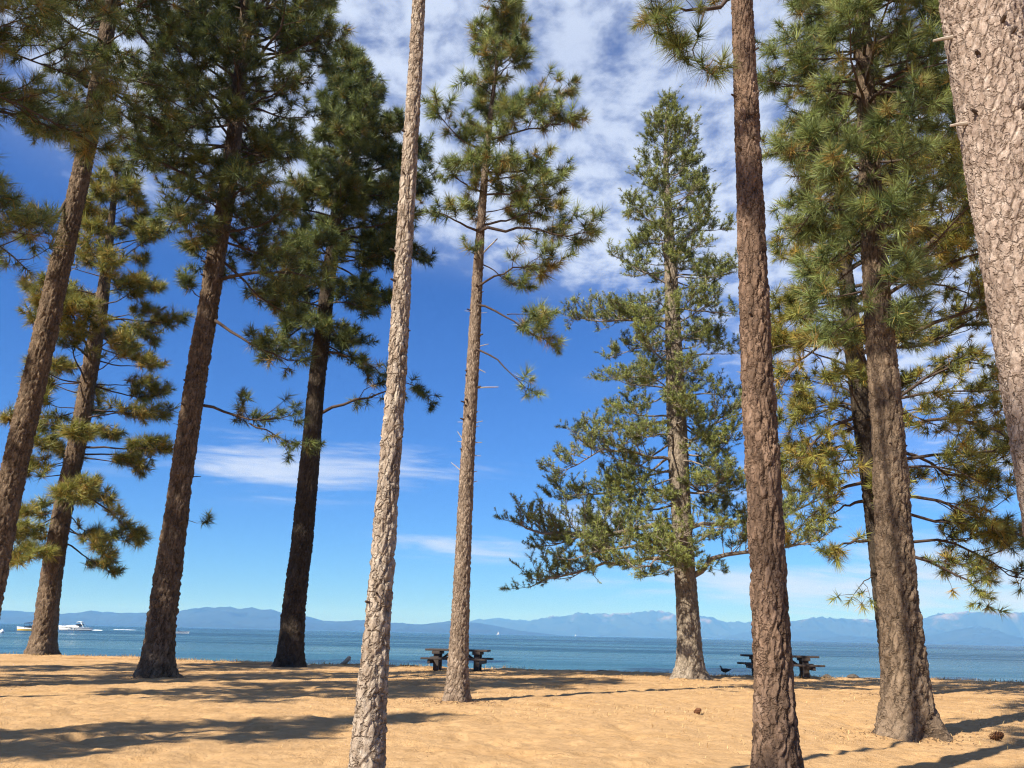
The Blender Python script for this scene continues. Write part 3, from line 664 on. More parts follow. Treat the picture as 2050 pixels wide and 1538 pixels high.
# C: big brown pine, leaning
T = Tree('leaning pine with ridged reddish brown trunk and one low leafy branch', 24.0, [(311, 1352, 66), (330, 1200, 59), (350, 1064, 52), (374, 882, 47), (401, 700, 44), (413, 637, 43), (433, 500, 41), (452, 400, 37), (468, 280, 32), (482, 150, 27), (495, 0, 22)], 'brown', 'dark', top=(25.5, 0.03), seed=41, sides=48, dz=0.05, cell=(0.14, 0.46), relief=0.046, flare=0.45)
pC = par(subs=3.2, twigs=3.9, tuft=1.2, sub_max=1.6)
T.crown([(-330, 520, 560), (-200, 420, 630), (-80, 360, 680), (0, 330, 705), (60, 310, 710), (140, 270, 690), (220, 225, 665), (300, 225, 640), (380, 270, 610), (450, 330, 620), (520, 360, 620)], pC, dz=0.6, per=4, el=(-18, 55))
T.px_limb([(460, 330), (380, 300), (300, 270), (225, 215)], 0.08, pC, -2.6, 0.3)
T.px_limb([(455, 400), (390, 360), (330, 330), (270, 300)], 0.08, pC, -2.6, 0.3)
T.px_limb([(450, 420), (480, 380), (500, 370)], 0.05, pC, -3.0, 0.3)
T.px_limb([(440, 560), (500, 545), (570, 540), (635, 560)], 0.07, pC, -2.0, 0.35)
T.px_limb([(428, 640), (460, 660), (500, 695), (555, 715), (600, 722)], 0.06, par(subs=3.0, twigs=3.4, tuft=1.15), -1.2, 0.35)
T.px_limb([(408, 812), (450, 820), (500, 845), (540, 842), (590, 830)], 0.05, par(subs=2.4, twigs=2.8, tuft=1.05, sub_min=0.3), -0.8, 0.2)
T.px_limb([(500, 848), (540, 865), (580, 890), (622, 885)], 0.03, par(subs=2.6, twigs=2.6, tuft=1.05, curl=-0.1), -0.8, 0.3)
T.px_limb([(440, 590), (400, 600), (365, 560)], 0.03, pC, -0.5, 0.5)
T.px_limb([(370, 1040), (395, 1048), (412, 1046)], 0.012, par(subs=1.0, twigs=0.5, tuft=1.0), -0.3, 0.6)
T.stubs([(405, 715, 415, 714, 0.02), (385, 955, 402, 954, 0.018), (362, 852, 347, 848, 0.014)], M_BRANCH)
T.knots((6, 13), 16, 1.4)
T.finish(count=54, width=0.0195, length=0.30, old=0.12)

# B: yellowing pine at the left end of the shore
T = Tree('yellow-green pine with many drooping limbs rooted at the waterline near the moored cruiser', 40.0, [(83, 1309, 56), (94, 1240, 50), (103, 1155, 47), (128, 1018, 43), (156, 882, 39), (187, 700, 35), (205, 600, 28), (218, 500, 20), (230, 390, 11), (237, 315, 4)], 'brown', 'yellow', seed=53, sides=44, dz=0.065, cell=(0.16, 0.5), relief=0.05, flare=0.42)
pB = par(subs=3.0, twigs=3.4, tuft=1.55, sub_max=2.0, sub_len=0.4, limb_r=0.014, bend=(-2, 3), bare=0.48)
T.crown([(315, 222, 252), (360, 190, 280), (430, 150, 310), (500, 110, 345), (580, 60, 365), (660, 30, 375), (760, 30, 360), (850, 25, 335), (950, 25, 325), (1050, 30, 325), (1085, 40, 310)], pB, dz=0.9, per=4, el=(-16, 48), skip=0.08)
T.finish(count=44, width=0.030, length=0.34, old=0.42)

# A: tall pine at the left edge
T = Tree('tall dark brown pine with the longest bare trunk, beyond the yellow-green pine', 19.0, [(3, 1060, 60), (28, 930, 57), (62, 780, 53), (96, 620, 50), (124, 500, 46), (152, 380, 42), (180, 260, 38), (206, 110, 33), (224, 10, 30)], 'brown', 'dark', top=(24.0, 0.03), seed=61, sides=44, dz=0.042, cell=(0.12, 0.38), relief=0.036, flare=0.4)
T.tree['label'] = 'tall brown pine with long bare trunk standing before the yellow-green pine'
pA = par(subs=3.5, twigs=4.0, tuft=1.05, sub_max=1.4)
T.crown([(-420, 290, 340), (-250, 140, 440), (-120, 80, 470), (0, 60, 450), (80, 80, 430), (160, 110, 400), (220, 130, 340)], pA, dz=0.6, per=4, el=(-20, 50))
T.px_limb([(175, 175), (140, 150), (110, 140)], 0.05, pA, -1.0, 0.5)
T.px_limb([(160, 290), (110, 275), (60, 262)], 0.03, pA, 0.5, 0.6)
T.px_limb([(190, 150), (250, 200), (300, 240), (345, 270)], 0.05, pA, 1.0, 0.5)
T.px_limb([(135, 400), (118, 430), (105, 455), (60, 480)], 0.05, pA, -0.8, 0.6)
T.finish(count=58, width=0.016, length=0.28, old=0.12)

# H: slender pale pine, its crown above the picture
T = Tree('slender pale flaky-barked pine trunk between the dark shore pine and the picnic table', 6.2, [(736, 1530, 74), (740, 1448, 66), (745, 1380, 61), (754, 1280, 54), (766, 1130, 49), (776, 993, 45), (788, 856, 42), (800, 690, 38), (813, 455, 34), (829, 228, 30), (841, 10, 27)], 'pale', 'jeffrey', top=(16.5, 0.02), seed=71, sides=66, dz=0.020, cell=(0.07, 0.17), relief=0.0115, flare=0.25)
T.crown([(11.0, 0.9, 0.9), (12, 1.5, 1.5), (14, 1.3, 1.3), (16.2, 0.3, 0.3)], par(subs=2.6, twigs=2.4), dz=0.7, per=4, el=(-5, 50), metres=True)
T.knots((1.5, 6.0), 8, 0.5)
T.finish(count=34, width=0.011, length=0.25, old=0.2)

# I: reddish pine
T = Tree('reddish brown pine trunk screening the picnic table near the duck', 8.0, [(1558, 1530, 100), (1549, 1383, 83), (1538, 1155, 75), (1526, 927, 71), (1510, 683, 63), (1501, 455, 57), (1490, 228, 51), (1481, 10, 44)], 'red', 'jeffrey', top=(17.0, 0.02), seed=83, sides=72, dz=0.023, cell=(0.10, 0.32), relief=0.021, flare=0.25)
T.crown([(9.6, 1.4, 1.4), (11, 2.2, 2.2), (14, 1.7, 1.7), (16.8, 0.3, 0.3)], par(subs=2.2, twigs=2.4), dz=0.75, per=4, el=(-8, 50), metres=True)
pI = par(subs=1.3, twigs=0.8, tuft=1.0, sub_min=0.15, sub_max=0.35, curl=0.1)
T.px_limb([(1478, -12), (1440, 8), (1400, 18), (1350, 20), (1305, 18)], 0.032, par(subs=3.6, twigs=3.0, sub_min=0.14, sub_max=0.30), -0.5, 0.55)
T.px_limb([(1412, 14), (1408, 45), (1390, 85), (1388, 115), (1405, 142), (1432, 152)], 0.014, par(subs=3.2, twigs=3.0, sub_min=0.12, sub_max=0.22, sub_up=(0, 0.2)), -0.5, 0.5)
T.px_limb([(1322, 70), (1335, 85), (1356, 92)], 0.010, par(subs=8.0, twigs=3, sub_min=0.06, sub_max=0.1), -0.5, 0.7)
T.px_limb([(1310, 22), (1296, 35), (1300, 55), (1322, 70)], 0.012, par(subs=4.0, twigs=3.0, sub_min=0.10, sub_max=0.2), -0.5, 0.3)
T.knots((2.0, 8.5), 9, 0.7)
T.finish(count=120, width=0.0072, length=0.24, old=0.3)

# F: large pine on the right
T = Tree('big pine with wide rooted grey-brown trunk and dense green crown beside a fallen cone', 13.5, [(1816, 1450, 94), (1814, 1395, 95), (1806, 1292, 90), (1794, 1185, 83), (1786, 1068, 76), (1777, 912, 71), (1765, 756, 66), (1752, 600, 57), (1745, 450, 49), (1737, 280, 41), (1730, 100, 34), (1726, 0, 29)], 'brown', 'jeffrey', top=(19.5, 0.02), seed=97, sides=64, dz=0.033, cell=(0.13, 0.42), relief=0.032, flare=0.62, roots=0.3)
pF = par(subs=3.5, twigs=3.7, tuft=1.05, sub_max=1.2)
T.crown([(-900, 1690, 1750), (-500, 1610, 1850), (-200, 1570, 1900), (0, 1520, 1990), (120, 1515, 2000), (240, 1520, 1995), (350, 1530, 1980), (450, 1540, 1930), (540, 1555, 1900), (600, 1580, 1880), (655, 1620, 1850)], pF, dz=0.42, per=5, el=(-15, 50))
T.knots((3, 7), 6, 0.8)
T.finish(count=70, width=0.0115, length=0.28, old=0.16)

# J: pine behind F with long arching limbs
T = Tree('pine with long arching limbs and dark trunk half hidden behind the big rooted pine', 23.0, [(1785, 1345, 44), (1749, 1030, 42), (1728, 873, 41), (1706, 678, 39), (1692, 540, 30), (1682, 400, 19), (1676, 250, 8), (1674, 170, 3)], 'dark', 'yellow', seed=103, sides=32, dz=0.06, cell=(0.12, 0.35), relief=0.03)
pJ = par(subs=3.0, twigs=3.4, tuft=1.15, sub_max=1.6, sub_len=0.4, bend=(-7, -2), bare=0.4, limb_r=0.014)
T.crown([(130, 1690, 1715), (250, 1620, 1920), (400, 1580, 2010), (520, 1560, 2050), (640, 1550, 2060), (760, 1550, 2080), (860, 1570, 2080), (950, 1600, 2080)], pJ, dz=0.75, per=4, el=(18, 50), skip=0.05)
pJd = par(subs=3.2, twigs=3.6, tuft=1.1, sub_min=0.3, curl=-0.05)
for q, dyy in (([(1715, 650), (1640, 690), (1590, 730), (1560, 790)], -1), ([(1728, 830), (1660, 850), (1610, 900), (1570, 960)], -0.8), ([(1730, 850), (1680, 862), (1640, 900), (1610, 940)], 0.8),
               ([(1735, 960), (1690, 975), (1650, 1000), (1600, 1060)], -0.5), ([(1740, 1000), (1700, 1010), (1660, 1030)], 0.5),
               ([(1750, 820), (1830, 780), (1880, 740), (1930, 720), (2000, 740)], -1), ([(1745, 900), (1830, 900), (1900, 960), (1960, 950), (2040, 900)], 0.8),
               ([(1748, 985), (1840, 990), (1920, 1020), (2000, 1060), (2060, 1080)], -1), ([(1748, 1050), (1850, 1035), (1960, 1045), (2080, 1090)], 1.2), ([(1750, 1100), (1850, 1120), (1930, 1160), (1960, 1185)], -0.6),
               ([(1745, 1080), (1700, 1085), (1660, 1100)], -0.6), ([(1740, 700), (1850, 690), (1950, 640), (2040, 620)], 1.0), ([(1752, 1090), (1860, 1080), (1970, 1110), (2060, 1160)], 1.4)):
    T.px_limb(q, 0.06, pJd, dyy, 0.35)
T.px_limb([(1755, 1150), (1735, 1160), (1715, 1180), (1700, 1205)], 0.02, par(subs=2.5, twigs=0.4, sub_min=0.3, curl=-0.3), -0.3, 0.4)
T.finish(count=52, width=0.019, length=0.30, old=0.30)

# L: pale trunk at the right edge
T = Tree('thick pale pinkish pine trunk in full sun with two snapped white stubs', 5.6, [(2128, 900, 205), (2092, 690, 196), (2055, 480, 186), (2012, 240, 176), (1970, 10, 166)], 'tan', 'jeffrey', top=(17.5, 0.04), seed=113, sides=92, dz=0.023, cell=(0.06, 0.13), relief=0.017, flare=0.3)
T.crown([(10.5, 1.8, 1.8), (12, 2.4, 2.4), (15, 1.7, 1.7), (17.3, 0.3, 0.3)], par(subs=2.2, twigs=2.2), dz=0.9, per=4, el=(-8, 50), metres=True)
T.stubs([(1905, 75, 1868, 82, 0.017), (1938, 247, 1902, 252, 0.017)])
T.knots((2.5, 6.5), 10, 0.8)
T.finish(count=30, width=0.012, length=0.25, old=0.2)

# N: younger pine left of the picture, its limbs reach into the top corner
def metre_tree(label, x, y, H, r, prof, p, seed, fin, bark='brown', needles='jeffrey', el=(-12, 50), dz=0.5, per=4):
    c = np.array([x, y, 0.0]); line = []
    for z in (0.4, H * 0.33, H * 0.66, H * 0.98):
        q = np.array([x, y, z]) - EYE; cc = np.dot(q, FWD); line.append((PW / 2 + FPX * np.dot(q, RIGHT) / cc, PH / 2 - FPX * np.dot(q, UP) / cc, 2 * r * (1 - 0.9 * z / H) / (cc / FPX)))
    T = Tree(label, y, line, bark, needles, seed=seed, sides=24, dz=0.1)
    T.crown(prof, p, dz=dz, per=per, el=el, metres=True); T.finish(**fin)
    return T


metre_tree('near pine with big soft yellow-tipped tufts reaching in over the tall brown pine', -12.9, 13.2, 20.0, 0.27, [(6.6, 1.8, 3.0), (8.0, 2.2, 3.9), (10, 2.4, 4.4), (12.5, 2.4, 4.5), (16, 1.8, 3.6), (19.8, 0.4, 0.6)], par(subs=3.4, twigs=3.4, tuft=1.25), 131, dict(count=66, width=0.0125, length=0.30, old=0.28), dz=0.6)
# pines of the same grove standing left of and behind the viewer: some shade trunks and sand; the old ones are added to block sky light
for k, (x, y, H, z0, rad) in enumerate(((-20.5, 13.5, 24, 7, 3.6), (-21.5, 21.0, 26, 8, 3.8), (-5.4, -1.0, 20, 12.5, 1.8), (-13.0, -9.0, 25, 9, 3.8), (7.0, -8.0, 24, 8, 3.8), (17.0, -3.0, 24, 8, 4.0), (-11.6, 4.9, 12.5, 5.2, 2.5))):
    lab = ('grove pine beside the tall brown pine, seen by its shade', 'grove pine beside the leaning brown pine, seen by its shade on the dark pine', 'grove pine standing inland, its crown shading the reddish brown trunk', 'unseen old grove pine added to block sky light, well behind the near soft-tufted pine', 'unseen old grove pine added to block sky light, behind the slender pale pine', 'unseen old grove pine added to block sky light, behind the thick pale trunk', 'short grove pine whose shade falls across the open sand')[k]
    metre_tree(lab, x, y, H, 0.42, [(z0, rad * 0.7, rad * 0.7), (z0 + 3, rad, rad), (H * 0.75, rad * 0.75, rad * 0.75), (H - 0.2, 0.4, 0.4)], par(subs=(2.3, 2.3, 2.3, 1.7, 1.7, 1.7, 3.2)[k], twigs=(2.2, 2.2, 2.4, 1.5, 1.5, 1.5, 3.4)[k], tuft=1.8), 141 + k, dict(count=16, width=0.085, length=0.36, old=0.2), dz=1.0 if k < 6 else 0.6, per=4)

# ------------------------------------------------------------------ things on the beach and the lake
M_WOOD = flat_mat('dark_table_wood', (0.055, 0.042, 0.036), 0.7, 0.3, 0.4, 5.0)


def picnic_table(label, px, py, d, L, rz):
    p = on_depth(px, py, d); x, y = p[0], p[1]; z = float(ground_z(x, y)) - 0.02
    t_ = thing('picnic_table', label, 'picnic table', (x, y, z), rz, 'heavy timber picnic tables on the shore')
    for k in range(3):
        m = MB(); m.box((0, (k - 1) * 0.262, 0.76), (L, 0.25, 0.075), bev=0.012); m.build('top_plank', M_WOOD, t_)
    for sy in (-1, 1):
        for k in (0, 1):
            m = MB(); m.box((0, sy * (0.66 + 0.155 * k), 0.45), (L * 1.03, 0.145, 0.07), bev=0.012); m.build('seat_plank', M_WOOD, t_)
    for sx in (-1, 1):
        X = sx * L * 0.325
        for sy in (-1, 1):
            m = MB(); m.box((X, sy * 0.24, 0.36), (0.20, 0.16, 0.72), bev=0.01); m.build('post', M_WOOD, t_)
        m = MB(); m.box((X - sx * 0.0, 0, 0.665), (0.30, 0.80, 0.11), bev=0.012); m.build('top_beam', M_WOOD, t_)
        m = MB(); m.box((X + sx * 0.152, 0, 0.345), (0.10, 1.66, 0.14), bev=0.012); m.build('seat_beam', M_WOOD, t_)
        m = MB(); m.box((X * 0.62, 0, 0.53), (0.62, 0.09, 0.08), ry=sx * 0.6, bev=0.01); m.build('brace', M_WOOD, t_)
    return t_


picnic_table('dark timber picnic table behind the slim snagged pine', 916, 1330, 32.5, 2.42, math.radians(-9))
picnic_table('dark timber picnic table half hidden by the reddish brown trunk', 1562, 1345, 33.0, 2.85, math.radians(-4))

# duck standing on the lip of the bank
M_DUCK = flat_mat('duck_feathers', (0.030, 0.027, 0.026), 0.6, 0.3, 0.4, 30.0)
p = on_depth(1452, 1346, 32.6); dz0 = float(ground_z(p[0], p[1]))
dk = thing('duck', 'small dark duck standing on the bank beside the grey-trunked pine', 'duck', (p[0], p[1], dz0), math.radians(-20))
spine = [((0.235, 0, 0.215), 0.006, 0.010), ((0.19, 0, 0.205), 0.030, 0.016), ((0.12, 0, 0.19), 0.060, 0.050), ((0.03, 0, 0.175), 0.078, 0.075), ((-0.06, 0, 0.175), 0.074, 0.075), ((-0.115, 0, 0.195), 0.052, 0.058), ((-0.14, 0, 0.235), 0.030, 0.034), ((-0.148, 0, 0.275), 0.024, 0.026), ((-0.158, 0, 0.305), 0.029, 0.029), ((-0.175, 0, 0.325), 0.028, 0.026), ((-0.195, 0, 0.325), 0.016, 0.016), ((-0.203, 0, 0.322), 0.004, 0.004)]
m = MB(); rings = []
for i, (c, ry_, rz_) in enumerate(spine):
    a = Vector(spine[min(i + 1, len(spine) - 1)][0]) - Vector(spine[max(i - 1, 0)][0]); a.normalize(); sdv = Vector((0, 1, 0)); up = a.cross(sdv)
    rings.append([Vector(c) + sdv * ry_ * math.cos(q) + up * rz_ * math.sin(q) for q in [2 * math.pi * k / 10 for k in range(10)]])
m.loft(rings); m.build('body', M_DUCK, dk, True)
m = MB(); m.loft([[Vector((-0.196 - 0.045 * t_, y_ * (1 - 0.2 * t_), 0.318 - 0.012 * t_ + z_ * (1 - 0.6 * t_))) for y_, z_ in ((-0.011, 0), (0, -0.008), (0.011, 0), (0, 0.010))] for t_ in (0, 0.5, 1)]); m.build('bill', flat_mat('duck_bill', (0.10, 0.075, 0.03)), dk)
for sy in (-1, 1):
    m = MB(); m.tube([(0.0, sy * 0.035, 0.14), (-0.005, sy * 0.036, 0.06), (-0.005, sy * 0.036, -0.01)], [0.014, 0.008, 0.007], 6)
    m.add([(-0.005, sy * 0.036 - 0.008, 0.012), (-0.07, sy * 0.036 - 0.03, 0.004), (-0.075, sy * 0.036, 0.004), (-0.07, sy * 0.036 + 0.03, 0.004), (-0.005, sy * 0.036 + 0.008, 0.012)], [[0, 1, 2, 3, 4]]); m.build('leg', flat_mat('duck_leg', (0.12, 0.07, 0.03)), dk)

# boats
M_WHITE = flat_mat('white_gelcoat', (0.80, 0.80, 0.78), 0.25, 0.5, 0.04, 1.0); M_NAVY = flat_mat('navy_paint', (0.012, 0.016, 0.035), 0.3, 0.5, 0.2, 1.0)
M_YEL = flat_mat('yellow_hull_paint', (0.62, 0.40, 0.05), 0.35, 0.5, 0.08, 1.0); M_CANVAS = flat_mat('navy_canvas', (0.03, 0.04, 0.075), 0.9, 0.1, 0.2, 3.0)
M_GLASS = flat_mat('dark_glass', (0.02, 0.025, 0.03), 0.05, 0.5, 0.1, 1.0); M_STEEL = flat_mat('rail_steel', (0.6, 0.6, 0.6), 0.25, 0.5, 0.05, 1.0, 1.0)


def hull_rings(L, B, D, sheer, z0, z1, rake=0.16, n=15):
    """sections from the stern (+x) to the bow (-x), cut between two levels z0..z1 of the side"""
    R_ = []
    for k in range(n):
        t_ = k / (n - 1); x = L / 2 - L * t_; b_ = B / 2 * (1 - max(0, (t_ - 0.35) / 0.65) ** 2.2) * (0.93 + 0.07 * min(1, t_ / 0.2)); sh = D + sheer * t_ ** 2
        def w_(z): f = max(0.0, min(1.0, (z + 0.3) / (sh + 0.3))); return max(0.01, b_ * (0.55 + 0.45 * f ** 0.6))
        za, zb = z0 if z0 is not None else -0.3, (z1 if z1 is not None else sh)
        ox = lambda z: -rake * L * 0.6 * max(0, z / (D + sheer)) * max(0, t_ - 0.5) * 2 * 0.5
        R_.append([(x + ox(zb), -w_(zb), zb), (x + ox(za), -w_(za), za), (x + ox(za), w_(za), za), (x + ox(zb), w_(zb), zb)])
    return R_


def water_spot(px, py): return on_ground(px, py, WATER_Z)


p = on_depth(150, 1262, 300); cr = thing('cabin_cruiser', 'long white cabin cruiser with arch and canopy moored on the lake', 'boat', (p[0], p[1], WATER_Z), math.radians(5)); cr.scale = (0.92, 0.92, 0.85)
L_ = 11.8
m = MB(); m.loft(hull_rings(L_, 3.6, 1.15, 0.75, 0.18, None)); m.build('hull', M_WHITE, cr)
m = MB(); m.loft(hull_rings(L_ * 0.985, 3.55, 1.15, 0.75, -0.3, 0.20)); m.build('hull_bottom', M_NAVY, cr)
m = MB(); m.loft(hull_rings(L_ * 1.002, 3.63, 1.15, 0.75, 0.88, 1.0)); m.build('hull_stripe', M_NAVY, cr)
m = MB(); m.loft([[(x, -w_, z), (x, -w_ * 0.7, z + h), (x, w_ * 0.7, z + h), (x, w_, z)] for x, w_, z, h in ((1.6, 1.45, 1.0, 1.05), (0.2, 1.45, 1.05, 1.0), (-1.6, 1.3, 1.15, 0.75), (-3.4, 1.0, 1.3, 0.42), (-5.2, 0.45, 1.6, 0.12))]); m.build('foredeck', M_WHITE, cr)
m = MB(); m.loft([[(x, -w_, z), (x + 0.35, -w_ * 0.85, z + h), (x + 0.35, w_ * 0.85, z + h), (x, w_, z)] for x, w_, z, h in ((0.2, 1.1, 1.95, 0.5), (1.1, 1.3, 1.98, 0.62), (2.2, 1.32, 1.6, 0.9))]); m.build('windshield', M_GLASS, cr)
m = MB()
for sy in (-1, 1): m.tube([(3.6, sy * 1.5, 1.1), (2.7, sy * 1.35, 2.5), (2.2, sy * 1.1, 3.0)], 0.09, 6)
m.tube([(2.2, -1.1, 3.0), (2.1, 0, 3.1), (2.2, 1.1, 3.0)], 0.1, 6); m.build('radar_arch', M_WHITE, cr)
m = MB(); m.loft([[(x, -1.25, z), (x, -0.7, z + 0.22), (x, 0.7, z + 0.22), (x, 1.25, z), (x, 0, z - 0.05)] for x, z in ((0.5, 3.15), (1.4, 3.4), (2.4, 3.2))]); m.build('canopy', flat_mat('pale_canvas', (0.62, 0.70, 0.72), 0.8), cr)
m = MB(); m.box((L_ / 2 + 0.35, 0, 0.35), (0.8, 2.8, 0.12), bev=0.03); m.build('swim_platform', M_WHITE, cr)
m = MB()
for sy in (-1, 1): m.tube([(-1.0, sy * 1.5, 1.9), (-3.4, sy * 1.15, 2.1), (-5.6, sy * 0.3, 2.45)], 0.03, 5)
m.build('bow_rail', M_STEEL, cr)
m = MB(); m.tube([(0.6, -1.86, 0.9), (0.6, -1.9, 0.3)], 0.14, 8); m.build('fender', M_NAVY, cr)
for wx_ in (-2.6, -1.2):
    m = MB(); m.box((wx_, -1.66, 1.0), (0.8, 0.06, 0.18)); m.build('porthole', M_GLASS, cr)

p = on_depth(56, 1262, 240); rb = thing('runabout_boat', 'small yellow-hulled runabout with dark canvas top moored by the yellow-green pine', 'boat', (p[0], p[1], WATER_Z), math.radians(-6))
m = MB(); m.loft(hull_rings(6.6, 2.4, 0.72, 0.35, -0.3, 0.42)); m.build('hull', M_YEL, rb)
m = MB(); m.loft(hull_rings(6.6, 2.42, 0.72, 0.35, 0.42, None)); m.build('deck', M_WHITE, rb)
m = MB(); m.loft([[(x, -w_, z), (x + 0.25, -w_ * 0.85, z + h), (x + 0.25, w_ * 0.85, z + h), (x, w_, z)] for x, w_, z, h in ((-0.9, 0.7, 0.85, 0.3), (-0.2, 1.0, 0.8, 0.5), (0.6, 1.1, 0.75, 0.5))]); m.build('windshield', M_GLASS, rb)
m = MB(); m.loft([[(x, -1.15, z), (x, -0.6, z + 0.16), (x, 0.6, z + 0.16), (x, 1.15, z), (x, 0, z - 0.04)] for x, z in ((-0.9, 1.95), (0.3, 2.1), (1.7, 1.95))]); m.build('canvas_top', M_CANVAS, rb)
for sx in (-0.8, 1.5):
    for sy in (-1, 1):
        m = MB(); m.tube([(sx * 0.6, sy * 1.1, 0.7), (sx, sy * 1.1, 1.98)], 0.05, 5); m.build('canopy_pole', M_NAVY, rb)
m = MB(); m.box((2.2, 0, 0.95), (1.2, 1.9, 0.5), bev=0.1); m.build('engine_cover', M_CANVAS, rb)

p = on_depth(360, 1263, 260); sk = thing('skiff', 'low white skiff half hidden by the leaning brown pine', 'boat', (p[0], p[1], WATER_Z), math.radians(185))
m = MB(); m.loft(hull_rings(5.4, 1.9, 0.5, 0.25, -0.3, None)); m.build('hull', M_WHITE, sk)
m = MB(); m.loft([[(x, -0.6, 0.5), (x + 0.2, -0.5, 0.5 + h), (x + 0.2, 0.5, 0.5 + h), (x, 0.6, 0.5)] for x, h in ((-0.5, 0.25), (0.3, 0.4))]); m.build('windshield', M_GLASS, sk)
m = MB(); m.box((2.8, 0, 0.45), (0.35, 0.4, 0.7), bev=0.08); m.build('outboard_motor', M_NAVY, sk)

p = on_depth(4, 1264, 175); bu_ = thing('mooring_buoy', 'round white mooring buoy floating near the yellow runabout', 'buoy', (p[0], p[1], WATER_Z))
m = MB(); m.loft([[(r * math.cos(a), r * math.sin(a), z) for a in [2 * math.pi * k / 12 for k in range(12)]] for r, z in ((0.1, -0.25), (0.38, -0.1), (0.45, 0.15), (0.38, 0.4), (0.2, 0.55), (0.07, 0.6), (0.07, 0.72))]); m.build('float', M_WHITE, bu_, True)
m = MB(); m.tube([(0.1 * math.cos(a), 0, 0.78 + 0.1 * math.sin(a)) for a in [2 * math.pi * k / 10 for k in range(11)]], 0.025, 5); m.build('ring', M_STEEL, bu_)
for (px, d, h, lab) in ((997, 2300, 9.5, 'tiny white sailboat far out on the lake right of the slim pine'), (1152, 3600, 9.0, 'faint tiny sailboat far out on the lake, below the palest bare peaks')):
    lab = lab.replace(' right of the slim pine', ' nearest the picnic table tops')
    p = on_depth(px, 1272, d); sb = thing('sailboat', lab, 'sailboat', (p[0], p[1], WATER_Z), 0.4)
    m = MB(); m.loft(hull_rings(8, 2.4, 0.8, 0.3, -0.3, None)); m.build('hull', M_WHITE, sb)
    m = MB(); m.tube([(0, 0, 0.5), (0, 0, h + 0.5)], 0.09, 6); m.build('mast', M_STEEL, sb)
    m = MB(); m.loft([[(0.1 + w_, -0.03 - 0.12 * w_, z), (0.1, -0.03, z), (0.1, 0.03, z), (0.1 + w_, 0.03 - 0.12 * w_, z)] for w_, z in ((3.4, 1.6), (2.4, h * 0.45), (0.1, h))]); m.build('mainsail', M_WHITE, sb)
    m = MB(); m.loft([[(-0.2, -0.03, z), (-0.2 - w_, -0.03, z), (-0.2 - w_, 0.03, z), (-0.2, 0.03, z)] for w_, z in ((3.0, 1.2), (1.6, h * 0.45), (0.1, h * 0.9))]); m.build('jib', M_WHITE, sb)
M_FOAM = flat_mat('foam', (0.75, 0.78, 0.8), 0.8, 0.2, 0.1, 0.3)
rg = np.random.default_rng(5); m = MB()
for (x0, x1, y0, d) in ((191, 197, 1258, 330), (234, 264, 1259, 420)):
    for k in range(16):
        p = on_depth(rg.uniform(x0, x1), y0, d + rg.uniform(-14, 14)); a = rg.uniform(0.8, 3.0); h = rg.uniform(0.05, 0.14)
        m.loft([[(p[0] + a * math.cos(q) * f, p[1] + 0.5 * math.sin(q) * f, WATER_Z + h * z) for q in [2 * math.pi * j / 7 for j in range(7)]] for f, z in ((1, -0.1), (0.7, 0.6), (0.2, 1))])
m.build('boat_wake', M_FOAM, kind='stuff', label='white foam of boat wakes on the far water')

# rocks, driftwood and cones
M_ROCK = flat_mat('shore_rock', (0.10, 0.085, 0.072), 0.9, 0.2, 0.4, 4.0); M_DRIFT = flat_mat('driftwood', (0.42, 0.36, 0.29), 0.9, 0.1, 0.3, 6.0)


def rock(label, px, py, d, w_, h, seed, mat=M_ROCK):
    p = on_depth(px, py, d); z = float(ground_z(p[0], p[1])); rg = np.random.default_rng(seed); n = 10; rings = []
    ra = rg.uniform(0.75, 1.2, (5, n))
    for k, (f, zz_) in enumerate(((0.95, -0.35), (1.0, 0.1), (0.85, 0.5), (0.5, 0.85), (0.12, 1.0))):
        rings.append([(w_ / 2 * f * ra[k, j] * math.cos(2 * math.pi * j / n), w_ / 2 * 0.7 * f * ra[k, j] * math.sin(2 * math.pi * j / n), h * zz_ * (0.85 + 0.3 * ra[k, (j + 3) % n] - 0.3)) for j in range(n)])
    m = MB(); m.loft(rings); o = m.build('rock', mat, None, False, (p[0], p[1], z)); o['label'] = label; o['category'] = 'rock'; o['group'] = 'rocks along the bank'


rock('dark rounded rock on the bank just beyond the half-hidden picnic table', 1655, 1350, 33.0, 0.36, 0.17, 1)
rock('dark pointed rock on the bank between the picnic table and big rooted pine', 1708, 1354, 33.2, 0.5, 0.16, 2)
rock('low dark rock on the bank between the yellow-green and leaning brown pines', 230, 1313, 40.5, 1.0, 0.22, 3)
rock('small pale rock against the foot of the yellow-green pine', 131, 1308, 40.0, 0.42, 0.28, 4, M_DRIFT)
rock('flat dark rock on the bank near the broad grey-trunked pine', 1205, 1345, 35.0, 0.7, 0.14, 6)


def driftwood(label, px, py, d, pts, r):
    p = on_depth(px, py, d); m = MB(); m.tube(pts, r, 7); o = m.build('driftwood', M_DRIFT, None, True, (p[0], p[1], float(ground_z(p[0], p[1])))); o['label'] = label; o['category'] = 'driftwood'


driftwood('pale broken driftwood stump on the bank beside the slender pale pine', 693, 1328, 35.6, [(-0.25, 0, -0.05), (-0.05, 0, 0.06), (0.10, 0.02, 0.22), (0.14, 0.02, 0.30)], [0.05, 0.09, 0.10, 0.05])
driftwood('pale driftwood stick lying on the bank next to the low dark rock', 265, 1315, 40.0, [(-0.4, 0, 0.12), (0.0, 0.03, 0.07), (0.35, 0, 0.01)], [0.06, 0.05, 0.02])

M_CONE = flat_mat('cone_scales', (0.17, 0.075, 0.035), 0.75, 0.25, 0.45, 25.0)


